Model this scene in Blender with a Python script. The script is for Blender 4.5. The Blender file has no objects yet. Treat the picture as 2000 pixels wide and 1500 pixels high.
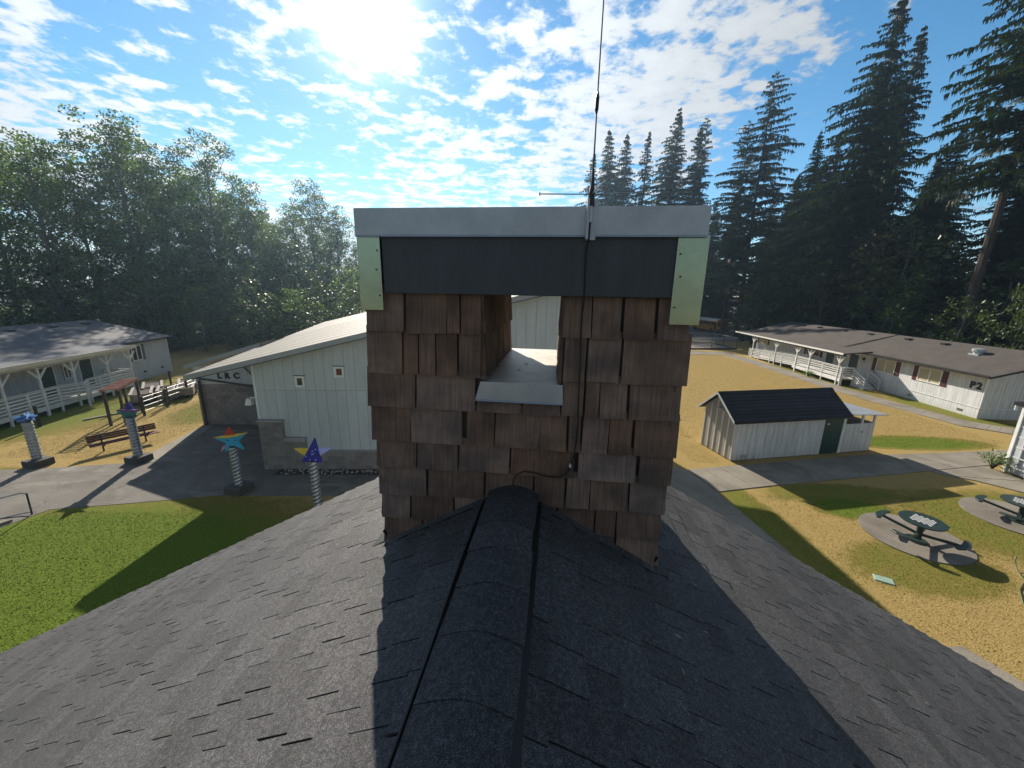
import bpy, math, random
from mathutils import Vector, Matrix
import numpy as np
scn = bpy.context.scene
COL = scn.collection
R = math.radians
rnd = random.Random(7)

# ------------------------------------------------------------------ camera
CAMZ = 7.9
PITCH, ROLL = R(13.6), R(1.0)
fw = Vector((0, math.cos(PITCH), -math.sin(PITCH)))
up = Vector((0, math.sin(PITCH), math.cos(PITCH)))
rt = Vector((1, 0, 0))
r2 = rt*math.cos(ROLL) + up*math.sin(ROLL)
u2 = up*math.cos(ROLL) - rt*math.sin(ROLL)
cam = bpy.data.cameras.new('camera')
cam.sensor_width = 36.0
cam.lens = 13.5
cam.clip_start = 0.05
cam.clip_end = 4000
cam_o = bpy.data.objects.new('camera', cam)
COL.objects.link(cam_o)
cam_o.matrix_world = Matrix(((r2.x, u2.x, -fw.x, 0), (r2.y, u2.y, -fw.y, 0), (r2.z, u2.z, -fw.z, CAMZ), (0, 0, 0, 1)))
scn.camera = cam_o

# ------------------------------------------------------------------ light
SUN_AZ, SUN_EL = R(-18.8), R(29.8)          # azimuth measured from +Y towards +X
sun_dir = Vector((math.sin(SUN_AZ)*math.cos(SUN_EL), math.cos(SUN_AZ)*math.cos(SUN_EL), math.sin(SUN_EL)))
sl = bpy.data.lights.new('sun', 'SUN')
sl.energy = 5.0
sl.angle = R(0.5)
sl.color = (1.0, 0.91, 0.78)
so = bpy.data.objects.new('sun', sl)
COL.objects.link(so)
so.rotation_euler = sun_dir.to_track_quat('Z', 'Y').to_euler()
scn.view_settings.view_transform = 'Standard'
scn.view_settings.look = 'None'
scn.view_settings.gamma = 1.0
scn.view_settings.exposure = 0.78
scn.view_settings.use_curve_mapping = False
SKY_STRENGTH = 0.055
scn.cycles.max_bounces = 6
scn.cycles.diffuse_bounces = 3
scn.cycles.glossy_bounces = 3
scn.cycles.transmission_bounces = 3
scn.cycles.volume_bounces = 0
scn.cycles.sample_clamp_indirect = 4.0

def build_world():
    w = bpy.data.worlds.new('World')
    scn.world = w
    w.use_nodes = True
    nt = w.node_tree
    nt.nodes.clear()
    N, L = nt.nodes, nt.links
    def nd(t, **k):
        n = N.new(t)
        for a, b in k.items():
            setattr(n, a, b)
        return n
    def math_(op, a, b=None, clamp=False):
        n = nd('ShaderNodeMath', operation=op, use_clamp=clamp)
        for i, v in enumerate((a, b)):
            if v is None:
                continue
            if isinstance(v, (int, float)):
                n.inputs[i].default_value = v
            else:
                L.new(v, n.inputs[i])
        return n.outputs[0]
    def vmath(op, a, b=None):
        n = nd('ShaderNodeVectorMath', operation=op)
        for i, v in enumerate((a, b)):
            if v is None:
                continue
            if isinstance(v, (tuple, Vector)):
                n.inputs[i].default_value = tuple(v)
            else:
                L.new(v, n.inputs[i])
        return n.outputs['Value'] if op in ('DOT_PRODUCT', 'LENGTH') else n.outputs[0]
    out = nd('ShaderNodeOutputWorld')
    bg = nd('ShaderNodeBackground')
    bg.inputs['Strength'].default_value = SKY_STRENGTH
    sky = nd('ShaderNodeTexSky', sky_type='NISHITA')
    sky.sun_disc = False
    sky.sun_elevation = SUN_EL
    sky.sun_rotation = SUN_AZ
    sky.altitude = 100
    sky.air_density = 1.0
    sky.dust_density = 0.05
    sky.ozone_density = 3.0
    tc = nd('ShaderNodeTexCoord')
    d = tc.outputs['Generated']
    sep = nd('ShaderNodeSeparateXYZ')
    L.new(d, sep.inputs[0])
    zc = math_('MAXIMUM', sep.outputs['Z'], 0.015)
    zz = math_('ADD', zc, 0.07)
    px = math_('DIVIDE', sep.outputs['X'], zz)
    py = math_('DIVIDE', sep.outputs['Y'], zz)
    cmb = nd('ShaderNodeCombineXYZ')
    L.new(px, cmb.inputs[0]); L.new(py, cmb.inputs[1])
    P = cmb.outputs[0]
    def noise(vec, scale, detail, rough, dist=0.0, loc=(0, 0, 0), rot=0.0, sc=(1, 1, 1)):
        m = nd('ShaderNodeMapping')
        m.inputs['Location'].default_value = loc
        m.inputs['Rotation'].default_value = (0, 0, rot)
        m.inputs['Scale'].default_value = sc
        L.new(vec, m.inputs[0])
        n = nd('ShaderNodeTexNoise')
        n.inputs['Scale'].default_value = scale
        n.inputs['Detail'].default_value = detail
        n.inputs['Roughness'].default_value = rough
        n.inputs['Distortion'].default_value = dist
        L.new(m.outputs[0], n.inputs['Vector'])
        return n.outputs['Fac']
    # long streaked banks, fleecy puffs riding on them, fine wisps
    big = noise(P, 0.50, 4, 0.55, 0.5, (2.3, 0.4, 0), R(38), (1.0, 0.42, 1))
    puffs = noise(P, 5.6, 10, 0.60, 0.22, (4.2, 1.7, 0), R(-20), (1.0, 1.2, 1))
    fine = noise(P, 15.0, 8, 0.65, 0.3, (0.2, 7.7, 0), R(30), (1.0, 0.6, 1))
    c = math_('ADD', math_('MULTIPLY', big, 0.85), math_('MULTIPLY', puffs, 1.0))
    c = math_('ADD', c, math_('MULTIPLY', fine, 0.42))
    # the cloud field thins out towards the west (right of the view)
    side = vmath('DOT_PRODUCT', d, (0.78, 0.62, -0.05))
    thin = nd('ShaderNodeMapRange', interpolation_type='SMOOTHSTEP')
    L.new(side, thin.inputs[0])
    thin.inputs[1].default_value = 0.80; thin.inputs[2].default_value = 0.97
    thin.inputs[3].default_value = 0.0; thin.inputs[4].default_value = 0.30
    c = math_('SUBTRACT', c, thin.outputs[0])
    low = nd('ShaderNodeMapRange', interpolation_type='SMOOTHSTEP')
    L.new(sep.outputs['Z'], low.inputs[0])
    low.inputs[1].default_value = 0.30; low.inputs[2].default_value = 0.10
    low.inputs[3].default_value = 0.0; low.inputs[4].default_value = 0.03
    c = math_('ADD', c, low.outputs[0])
    ms = nd('ShaderNodeMapRange', interpolation_type='SMOOTHSTEP')
    L.new(c, ms.inputs[0])
    ms.inputs[1].default_value = 1.03; ms.inputs[2].default_value = 1.20
    mask = ms.outputs[0]
    # forward scattering: cloud and air are brighter around the sun
    sd = math_('MAXIMUM', vmath('DOT_PRODUCT', d, tuple(sun_dir)), 0.0)
    fwd = math_('POWER', sd, 2.2)
    cb = math_('ADD', math_('MULTIPLY', fwd, 9.5), 2.8)
    cb = math_('MULTIPLY', cb, math_('ADD', math_('MULTIPLY', puffs, 0.5), 0.72))
    cc = nd('ShaderNodeMix', data_type='RGBA', blend_type='MULTIPLY')
    cc.inputs['Factor'].default_value = 1.0
    cc.inputs[6].default_value = (0.95, 0.98, 1.0, 1)
    L.new(cb, cc.inputs[7])
    mx = nd('ShaderNodeMix', data_type='RGBA')
    L.new(math_('MULTIPLY', mask, 0.92), mx.inputs['Factor'])
    hs = nd('ShaderNodeHueSaturation')
    hs.inputs['Hue'].default_value = 0.49
    hs.inputs['Saturation'].default_value = 1.22
    hs.inputs['Value'].default_value = 1.5
    L.new(sky.outputs[0], hs.inputs['Color'])
    L.new(hs.outputs[0], mx.inputs[6])
    L.new(cc.outputs[2], mx.inputs[7])
    a1 = math_('MULTIPLY', math_('POWER', sd, 900.0), 80.0)
    a2 = math_('MULTIPLY', math_('POWER', sd, 220.0), 7.0)
    a3 = math_('MULTIPLY', math_('POWER', sd, 40.0), 0.3)
    au = math_('ADD', math_('ADD', a1, a2), a3)
    ad = nd('ShaderNodeMix', data_type='RGBA', blend_type='ADD')
    ad.inputs['Factor'].default_value = 1.0
    L.new(mx.outputs[2], ad.inputs[6])
    L.new(au, ad.inputs[7])
    L.new(ad.outputs[2], bg.inputs['Color'])
    L.new(bg.outputs[0], out.inputs['Surface'])
build_world()

# ------------------------------------------------------------------ materials
MATS = {}
def base_mat(name):
    m = bpy.data.materials.new(name)
    m.use_nodes = True
    nt = m.node_tree
    b = nt.nodes['Principled BSDF']
    MATS[name] = m
    return m, nt, b
def link(nt, a, b):
    nt.links.new(a, b)
def noise_node(nt, vec, scale, detail=4, rough=0.55, dist=0.0):
    n = nt.nodes.new('ShaderNodeTexNoise')
    n.inputs['Scale'].default_value = scale
    n.inputs['Detail'].default_value = detail
    n.inputs['Roughness'].default_value = rough
    n.inputs['Distortion'].default_value = dist
    if vec is not None:
        nt.links.new(vec, n.inputs['Vector'])
    return n
def mapping(nt, vec, scale=(1, 1, 1), rot=(0, 0, 0)):
    m = nt.nodes.new('ShaderNodeMapping')
    m.inputs['Scale'].default_value = scale
    m.inputs['Rotation'].default_value = rot
    nt.links.new(vec, m.inputs[0])
    return m.outputs[0]
def ramp(nt, fac, stops):
    r = nt.nodes.new('ShaderNodeValToRGB')
    e = r.color_ramp.elements
    while len(e) < len(stops):
        e.new(0.5)
    for i, (p, c) in enumerate(stops):
        e[i].position = p
        e[i].color = (c[0], c[1], c[2], 1)
    nt.links.new(fac, r.inputs[0])
    return r.outputs[0]
def mixc(nt, fac, a, b, mode='MIX'):
    n = nt.nodes.new('ShaderNodeMix')
    n.data_type = 'RGBA'
    n.blend_type = mode
    for s, v in ((n.inputs['Factor'], fac), (n.inputs[6], a), (n.inputs[7], b)):
        if isinstance(v, (int, float)):
            s.default_value = v
        elif isinstance(v, tuple):
            s.default_value = (v[0], v[1], v[2], 1)
        else:
            nt.links.new(v, s)
    return n.outputs[2]
def bump(nt, b, h, strength=0.3, dist=0.02):
    n = nt.nodes.new('ShaderNodeBump')
    n.inputs['Strength'].default_value = strength
    n.inputs['Distance'].default_value = dist
    nt.links.new(h, n.inputs['Height'])
    nt.links.new(n.outputs[0], b.inputs['Normal'])
def pos(nt):
    return nt.nodes.new('ShaderNodeNewGeometry').outputs['Position']
def objpos(nt, jitter=True):
    tc = nt.nodes.new('ShaderNodeTexCoord').outputs['Object']
    if not jitter:
        return tc
    oi = nt.nodes.new('ShaderNodeObjectInfo').outputs['Random']
    m = nt.nodes.new('ShaderNodeMath'); m.operation = 'MULTIPLY'; m.inputs[1].default_value = 37.0
    nt.links.new(oi, m.inputs[0])
    v = nt.nodes.new('ShaderNodeVectorMath'); v.operation = 'ADD'
    nt.links.new(tc, v.inputs[0]); nt.links.new(m.outputs[0], v.inputs[1])
    return v.outputs[0]
def rand_mix(nt, col, lo=0.75, hi=1.2, island=False):
    if island:
        r = nt.nodes.new('ShaderNodeNewGeometry').outputs['Random Per Island']
    else:
        r = nt.nodes.new('ShaderNodeObjectInfo').outputs['Random']
    mr = nt.nodes.new('ShaderNodeMapRange')
    mr.inputs[3].default_value = lo; mr.inputs[4].default_value = hi
    nt.links.new(r, mr.inputs[0])
    return mixc(nt, 1.0, col, mr.outputs[0], 'MULTIPLY')

def simple(name, c1, c2=None, scale=3.0, rough=0.6, bmp=0.15, bdist=0.01, fine=60.0, stretch=(1, 1, 1), metal=0.0, vary=None, spec=0.4, jitter=True):
    m, nt, b = base_mat(name)
    c2 = c2 or tuple(x*0.75 for x in c1)
    p = mapping(nt, objpos(nt, jitter), stretch)
    n1 = noise_node(nt, p, scale, 5, 0.6)
    n2 = noise_node(nt, p, fine, 3, 0.6)
    mm = nt.nodes.new('ShaderNodeMath'); mm.operation = 'MULTIPLY_ADD'
    nt.links.new(n2.outputs[0], mm.inputs[0]); mm.inputs[1].default_value = 0.35
    nt.links.new(n1.outputs[0], mm.inputs[2])
    c = ramp(nt, mm.outputs[0], [(0.45, c2), (0.88, c1)])
    if vary:
        c = rand_mix(nt, c, *vary)
    nt.links.new(c, b.inputs['Base Color'])
    b.inputs['Roughness'].default_value = rough
    b.inputs['Metallic'].default_value = metal
    b.inputs['Specular IOR Level'].default_value = spec
    if bmp:
        bump(nt, b, mm.outputs[0], bmp, bdist)
    return m

def shake_mat():
    m, nt, b = base_mat('cedar_shake')
    p = objpos(nt)
    g = noise_node(nt, mapping(nt, p, (95, 30, 3.5)), 1.0, 5, 0.6, 0.4)
    big = noise_node(nt, mapping(nt, p, (3, 3, 4)), 1.5, 3, 0.5)
    c = ramp(nt, g.outputs[0], [(0.22, (0.135, 0.095, 0.075)), (0.5, (0.205, 0.149, 0.119)), (0.8, (0.29, 0.219, 0.178))])
    c2 = ramp(nt, big.outputs[0], [(0.35, (0.55, 0.56, 0.58)), (0.7, (1.15, 1.05, 1.0))])
    c = mixc(nt, 1.0, c, c2, 'MULTIPLY')
    hs = nt.nodes.new('ShaderNodeHueSaturation')
    oi = nt.nodes.new('ShaderNodeObjectInfo').outputs['Random']
    mr = nt.nodes.new('ShaderNodeMapRange'); mr.inputs[3].default_value = 0.80; mr.inputs[4].default_value = 1.2
    nt.links.new(oi, mr.inputs[0]); nt.links.new(mr.outputs[0], hs.inputs['Value'])
    mr2 = nt.nodes.new('ShaderNodeMapRange'); mr2.inputs[3].default_value = 1.2; mr2.inputs[4].default_value = 0.8
    nt.links.new(oi, mr2.inputs[0]); nt.links.new(mr2.outputs[0], hs.inputs['Saturation'])
    nt.links.new(c, hs.inputs['Color'])
    nt.links.new(hs.outputs[0], b.inputs['Base Color'])
    b.inputs['Roughness'].default_value = 0.85
    b.inputs['Specular IOR Level'].default_value = 0.2
    bump(nt, b, g.outputs[0], 0.5, 0.004)
shake_mat()

def shingle_mat(name, dark=(0.014, 0.0145, 0.016), mid=(0.046, 0.0465, 0.050), lite=(0.20, 0.198, 0.196), island=True, blot=1.0):
    m, nt, b = base_mat(name)
    p = pos(nt)
    gr = noise_node(nt, p, 300.0, 3, 0.8)
    gr2 = noise_node(nt, p, 60.0, 2, 0.6)
    bl = noise_node(nt, p, 1.3, 4, 0.55)
    mm = nt.nodes.new('ShaderNodeMath'); mm.operation = 'MULTIPLY_ADD'
    nt.links.new(gr2.outputs[0], mm.inputs[0]); mm.inputs[1].default_value = 0.25
    nt.links.new(gr.outputs[0], mm.inputs[2])
    c = ramp(nt, mm.outputs[0], [(0.50, dark), (0.64, mid), (0.80, lite)])
    c = mixc(nt, 1.0, c, ramp(nt, bl.outputs[0], [(0.3, (0.78, 0.78, 0.80)), (0.7, (1.15, 1.13, 1.1))]), 'MULTIPLY')
    if island:
        c = rand_mix(nt, c, 0.74, 1.24, True)
        c = rand_mix(nt, c, 0.80, 1.2, False)
    nt.links.new(c, b.inputs['Base Color'])
    b.inputs['Roughness'].default_value = 0.75
    b.inputs['Specular IOR Level'].default_value = 0.35
    bump(nt, b, mm.outputs[0], 0.55, 0.003)
    return m
shingle_mat('asphalt_shingle')
shingle_mat('brown_shingle', (0.028, 0.023, 0.020), (0.070, 0.058, 0.050), (0.15, 0.13, 0.115))
shingle_mat('shaded_blue_shingle', (0.04, 0.044, 0.052), (0.09, 0.095, 0.11), (0.18, 0.185, 0.20))  # left portable's roof: bluish tree shade put into the shingle colour
shingle_mat('black_shingle', (0.010, 0.011, 0.014), (0.022, 0.023, 0.028), (0.05, 0.05, 0.055))

def grass_mat():
    m, nt, b = base_mat('grass')
    p = pos(nt)
    n_big = noise_node(nt, p, 0.22, 5, 0.6, 0.4)
    n_mid = noise_node(nt, p, 2.4, 8, 0.74, 0.3)
    n_fine = noise_node(nt, mapping(nt, p, (1, 1.6, 1)), 22.0, 6, 0.74, 0.5)
    n_f2 = noise_node(nt, p, 55.0, 3, 0.7)
    dry = ramp(nt, n_fine.outputs[0], [(0.28, (0.15, 0.102, 0.036)), (0.47, (0.375, 0.270, 0.100)), (0.68, (0.60, 0.460, 0.195))])
    grn = ramp(nt, n_fine.outputs[0], [(0.30, (0.046, 0.078, 0.009)), (0.5, (0.125, 0.185, 0.018)), (0.72, (0.24, 0.31, 0.045))])
    olv = ramp(nt, n_fine.outputs[0], [(0.30, (0.085, 0.078, 0.018)), (0.5, (0.22, 0.19, 0.045)), (0.72, (0.38, 0.30, 0.09))])
    # where the turf is watered and green: ellipses (cx, cy, rx, ry, weight)
    patches = [(-13, 6.5, 9.5, 7.4, 1.2), (19.2, 12.4, 5.6, 2.9, 0.72), (22.5, 20.3, 4.6, 1.15, 1.0), (-19.5, 25.2, 2.6, 4.6, 0.7), (13.2, 13.3, 1.7, 0.9, 1.0),
               (30.0, 37.5, 1.6, 9.0, 0.7), (31.5, 26.5, 2.0, 5.0, 0.75), (9.2, 11.5, 0.9, 4.5, 0.72), (-30, 24, 7.5, 9, 0.85), (12.5, 10.0, 2.6, 1.5, 0.62), (13.3, 14.4, 3.2, 1.0, 0.75), (-22.5, 14.6, 4, 1.0, 0.6)]
    acc = None
    for cx, cy, rx, ry, wgt in patches:
        v = nt.nodes.new('ShaderNodeVectorMath'); v.operation = 'SUBTRACT'
        nt.links.new(p, v.inputs[0]); v.inputs[1].default_value = (cx, cy, 0)
        v2 = nt.nodes.new('ShaderNodeVectorMath'); v2.operation = 'MULTIPLY'
        nt.links.new(v.outputs[0], v2.inputs[0]); v2.inputs[1].default_value = (1/rx, 1/ry, 0)
        ln = nt.nodes.new('ShaderNodeVectorMath'); ln.operation = 'LENGTH'
        nt.links.new(v2.outputs[0], ln.inputs[0])
        mr = nt.nodes.new('ShaderNodeMapRange'); mr.interpolation_type = 'SMOOTHSTEP'
        mr.inputs[1].default_value = 1.3; mr.inputs[2].default_value = 0.55
        mr.inputs[3].default_value = 0.0; mr.inputs[4].default_value = wgt
        nt.links.new(ln.outputs[1], mr.inputs[0])
        if acc is None:
            acc = mr.outputs[0]
        else:
            mxn = nt.nodes.new('ShaderNodeMath'); mxn.operation = 'MAXIMUM'
            nt.links.new(acc, mxn.inputs[0]); nt.links.new(mr.outputs[0], mxn.inputs[1])
            acc = mxn.outputs[0]
    # ragged edge
    a1 = nt.nodes.new('ShaderNodeMath'); a1.operation = 'MULTIPLY_ADD'
    nt.links.new(n_mid.outputs[0], a1.inputs[0]); a1.inputs[1].default_value = 1.0; nt.links.new(acc, a1.inputs[2])
    a2 = nt.nodes.new('ShaderNodeMath'); a2.operation = 'MULTIPLY_ADD'
    nt.links.new(n_big.outputs[0], a2.inputs[0]); a2.inputs[1].default_value = 0.55; nt.links.new(a1.outputs[0], a2.inputs[2])
    f1 = nt.nodes.new('ShaderNodeMapRange'); f1.inputs[1].default_value = 1.02; f1.inputs[2].default_value = 1.32
    nt.links.new(a2.outputs[0], f1.inputs[0])
    f2 = nt.nodes.new('ShaderNodeMapRange'); f2.inputs[1].default_value = 1.36; f2.inputs[2].default_value = 1.76
    nt.links.new(a2.outputs[0], f2.inputs[0])
    c = mixc(nt, f1.outputs[0], dry, olv)
    c = mixc(nt, f2.outputs[0], c, grn)
    # the woods: dark leaf litter beyond the school yard
    sx = nt.nodes.new('ShaderNodeSeparateXYZ'); nt.links.new(p, sx.inputs[0])
    def edge(out, sgn, lim):
        m_ = nt.nodes.new('ShaderNodeMath'); m_.operation = 'MULTIPLY_ADD'; m_.inputs[1].default_value = sgn; m_.inputs[2].default_value = -lim
        nt.links.new(out, m_.inputs[0]); return m_.outputs[0]
    e = None
    for out, sgn, lim in ((sx.outputs['X'], 1, 42.5), (sx.outputs['X'], -1, 41.0), (sx.outputs['Y'], 1, 74.0), (sx.outputs['Y'], -1, 60.0)):
        q = edge(out, sgn, lim)
        if e is None: e = q
        else:
            m_ = nt.nodes.new('ShaderNodeMath'); m_.operation = 'MAXIMUM'
            nt.links.new(e, m_.inputs[0]); nt.links.new(q, m_.inputs[1]); e = m_.outputs[0]
    q = nt.nodes.new('ShaderNodeMath'); q.operation = 'MULTIPLY_ADD'; q.inputs[1].default_value = 4.0
    nt.links.new(n_mid.outputs[0], q.inputs[0]); nt.links.new(e, q.inputs[2])
    fe = nt.nodes.new('ShaderNodeMapRange'); fe.inputs[1].default_value = 1.0; fe.inputs[2].default_value = 3.5
    nt.links.new(q.outputs[0], fe.inputs[0])
    lit = ramp(nt, n_fine.outputs[0], [(0.3, (0.018, 0.016, 0.010)), (0.7, (0.05, 0.048, 0.024))])
    c = mixc(nt, fe.outputs[0], c, lit)
    sp = ramp(nt, n_f2.outputs[0], [(0.35, (0.48, 0.46, 0.42)), (0.65, (1.36, 1.33, 1.26))])
    c = mixc(nt, 1.0, c, sp, 'MULTIPLY')
    nt.links.new(c, b.inputs['Base Color'])
    b.inputs['Roughness'].default_value = 0.9
    b.inputs['Specular IOR Level'].default_value = 0.1
    h = nt.nodes.new('ShaderNodeMath'); h.operation = 'ADD'
    nt.links.new(n_fine.outputs[0], h.inputs[0]); nt.links.new(n_f2.outputs[0], h.inputs[1])
    bump(nt, b, h.outputs[0], 0.8, 0.04)
grass_mat()

def ground_stone(name, c_lo, c_hi, stain, fine=45.0, crack=False):
    m, nt, b = base_mat(name)
    p = pos(nt)
    n1 = noise_node(nt, p, 0.8, 6, 0.62, 0.5)
    n2 = noise_node(nt, p, fine, 4, 0.7)
    c = ramp(nt, n2.outputs[0], [(0.3, c_lo), (0.7, c_hi)])
    s = ramp(nt, n1.outputs[0], [(0.3, stain), (0.62, (1.05, 1.04, 1.02))])
    c = mixc(nt, 1.0, c, s, 'MULTIPLY')
    if crack:
        v = nt.nodes.new('ShaderNodeTexVoronoi'); v.feature = 'DISTANCE_TO_EDGE'
        v.inputs['Scale'].default_value = 0.35
        w = noise_node(nt, p, 2.0, 4, 0.6)
        va = nt.nodes.new('ShaderNodeVectorMath'); va.operation = 'ADD'
        nt.links.new(p, va.inputs[0]); nt.links.new(w.outputs['Color'], va.inputs[1])
        nt.links.new(va.outputs[0], v.inputs['Vector'])
        k = ramp(nt, v.outputs['Distance'], [(0.0, (0.55, 0.55, 0.55)), (0.012, (1, 1, 1))])
        c = mixc(nt, 0.8, c, k, 'MULTIPLY')
        # pale dusty drifts where puddles dried
        dn = noise_node(nt, mapping(nt, p, (0.35, 1.0, 1), (0, 0, R(20))), 0.9, 6, 0.7, 0.6)
        dm = nt.nodes.new('ShaderNodeMapRange'); dm.inputs[1].default_value = 0.54; dm.inputs[2].default_value = 0.68
        dm.inputs[4].default_value = 0.55
        nt.links.new(dn.outputs[0], dm.inputs[0])
        c = mixc(nt, dm.outputs[0], c, (0.34, 0.31, 0.26))
    nt.links.new(c, b.inputs['Base Color'])
    b.inputs['Roughness'].default_value = 0.85
    b.inputs['Specular IOR Level'].default_value = 0.25
    bump(nt, b, n2.outputs[0], 0.35, 0.006)
ground_stone('asphalt', (0.095, 0.087, 0.076), (0.22, 0.20, 0.175), (0.72, 0.71, 0.70), 50, True)
ground_stone('concrete', (0.165, 0.148, 0.122), (0.30, 0.27, 0.222), (0.66, 0.64, 0.61), 30)
ground_stone('old_concrete', (0.14, 0.125, 0.105), (0.26, 0.235, 0.2), (0.6, 0.58, 0.55), 30)
ground_stone('bark_chips', (0.16, 0.11, 0.085), (0.44, 0.34, 0.28), (0.75, 0.72, 0.7), 14)

def siding_mat(name, c1, c2, spacing, axis='X', depth=0.012, dirt=(0.75, 0.75, 0.72)):
    """painted plywood siding with vertical grooves every `spacing` metres along a local axis"""
    m, nt, b = base_mat(name)
    tc = nt.nodes.new('ShaderNodeTexCoord').outputs['Object']
    sp = nt.nodes.new('ShaderNodeSeparateXYZ'); nt.links.new(tc, sp.inputs[0])
    mo = nt.nodes.new('ShaderNodeMath'); mo.operation = 'PINGPONG'; mo.inputs[1].default_value = spacing/2
    nt.links.new(sp.outputs[axis], mo.inputs[0])
    g = nt.nodes.new('ShaderNodeMapRange'); g.inputs[1].default_value = 0.004; g.inputs[2].default_value = 0.012
    nt.links.new(mo.outputs[0], g.inputs[0])
    n = noise_node(nt, mapping(nt, tc, (1, 1, 0.25)), 2.2, 6, 0.65)
    c = ramp(nt, n.outputs[0], [(0.35, c2), (0.62, c1)])
    st = noise_node(nt, mapping(nt, tc, (5, 5, 0.35)), 1.6, 6, 0.7, 0.3)
    c = mixc(nt, 1.0, c, ramp(nt, st.outputs[0], [(0.36, (0.78, 0.77, 0.73)), (0.56, (1.02, 1.02, 1.02))]), 'MULTIPLY')
    c = mixc(nt, g.outputs[0], tuple(x*0.55 for x in c1), c)
    # splash dirt near the ground
    dz = nt.nodes.new('ShaderNodeMapRange'); dz.inputs[1].default_value = 0.0; dz.inputs[2].default_value = 0.45
    dz.inputs[3].default_value = 0.55; dz.inputs[4].default_value = 0.0
    nt.links.new(sp.outputs['Z'], dz.inputs[0])
    dm = nt.nodes.new('ShaderNodeMath'); dm.operation = 'MULTIPLY'
    nt.links.new(dz.outputs[0], dm.inputs[0]); nt.links.new(n.outputs[0], dm.inputs[1])
    c = mixc(nt, dm.outputs[0], c, tuple(a*x for a, x in zip(dirt, (0.45, 0.42, 0.30))))
    nt.links.new(c, b.inputs['Base Color'])
    b.inputs['Roughness'].default_value = 0.6
    bump(nt, b, g.outputs[0], 0.8, depth)
siding_mat('white_siding', (0.66, 0.67, 0.67), (0.56, 0.57, 0.57), 0.20, 'Y')
siding_mat('white_siding_end', (0.66, 0.67, 0.66), (0.56, 0.57, 0.56), 0.20, 'X')
siding_mat('grey_siding', (0.50, 0.53, 0.55), (0.42, 0.45, 0.47), 0.20, 'Y')
siding_mat('shed_siding', (0.66, 0.66, 0.65), (0.54, 0.54, 0.53), 0.305, 'X')

simple('white_paint', (0.80, 0.80, 0.77), (0.62, 0.62, 0.58), 2.5, 0.55, 0.08)
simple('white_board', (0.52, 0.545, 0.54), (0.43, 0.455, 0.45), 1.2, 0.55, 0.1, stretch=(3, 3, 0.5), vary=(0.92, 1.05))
simple('rail_paint', (0.76, 0.75, 0.72), (0.55, 0.54, 0.50), 4.0, 0.55, 0.1, vary=(0.9, 1.06))
simple('cream_trim', (0.66, 0.62, 0.50), (0.52, 0.48, 0.38), 2.5, 0.6, 0.08)
simple('grey_fascia', (0.36, 0.37, 0.37), (0.26, 0.27, 0.27), 1.5, 0.55, 0.08, stretch=(0.4, 1, 1))
simple('membrane', (0.235, 0.215, 0.18), (0.18, 0.165, 0.138), 0.9, 0.7, 0.15, stretch=(0.5, 1, 1))
simple('dark_trim', (0.028, 0.03, 0.032), (0.018, 0.02, 0.021), 3, 0.5, 0.05)
simple('black_paint', (0.012, 0.012, 0.013), (0.008, 0.008, 0.009), 3, 0.45, 0.0)
simple('black_fascia', (0.056, 0.069, 0.083), (0.034, 0.043, 0.054), 4, 0.45, 0.12, 0.004, 30, (2.2, 1, 0.35))
simple('rubber', (0.008, 0.008, 0.009), (0.006, 0.006, 0.006), 3, 0.45, 0.0)
simple('green_door', (0.012, 0.055, 0.042), (0.008, 0.040, 0.032), 2, 0.45, 0.05)
simple('maroon', (0.090, 0.018, 0.018), (0.06, 0.012, 0.014), 4, 0.5, 0.05)
simple('slate_shutter', (0.12, 0.11, 0.13), (0.08, 0.08, 0.10), 4, 0.5, 0.05)
simple('blind', (0.46, 0.40, 0.26), (0.38, 0.33, 0.21), 1.5, 0.5, 0.0, stretch=(1, 1, 12))
simple('galvanised', (0.50, 0.535, 0.56), (0.38, 0.41, 0.44), 7, 0.42, 0.06, 0.002, 90, metal=0.55)
simple('galvanised_reflected_green', (0.50, 0.57, 0.40), (0.36, 0.43, 0.31), 3, 0.26, 0.16, 0.008, 14, metal=0.85)  # corner flashings: green reflected from the lawn, put into the metal's colour
simple('sill_metal', (0.62, 0.57, 0.48), (0.42, 0.385, 0.325), 9, 0.5, 0.12, 0.003, 120, metal=0.25)
simple('metal_pipe', (0.42, 0.43, 0.44), (0.26, 0.27, 0.28), 4, 0.38, 0.05, metal=0.75)
simple('steel', (0.34, 0.34, 0.34), (0.22, 0.22, 0.22), 6, 0.35, 0.05, metal=0.8)
simple('dark_steel', (0.030, 0.032, 0.032), (0.020, 0.021, 0.021), 6, 0.4, 0.05)
simple('table_green', (0.022, 0.040, 0.036), (0.014, 0.026, 0.024), 6, 0.38, 0.05)
simple('chess_white', (0.78, 0.78, 0.76), (0.66, 0.66, 0.64), 6, 0.4, 0.0)
simple('wood_slat', (0.13, 0.045, 0.028), (0.07, 0.024, 0.016), 4, 0.6, 0.2, 0.004, 40, (1, 12, 12), vary=(0.8, 1.2))
simple('rust_wood', (0.22, 0.065, 0.040), (0.12, 0.038, 0.026), 4, 0.6, 0.2, 0.004, 40, (1, 6, 6), vary=(0.8, 1.2))
simple('dark_wood', (0.05, 0.04, 0.033), (0.03, 0.024, 0.02), 4, 0.7, 0.2, 0.004, 40, (6, 6, 1))
simple('under_shake', (0.06, 0.045, 0.037), (0.035, 0.027, 0.022), 5, 0.85, 0.2, 0.004, 40, (8, 8, 1))
simple('pale_board', (0.27, 0.25, 0.23), (0.18, 0.165, 0.15), 4, 0.6, 0.1, vary=(0.85, 1.1))
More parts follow.
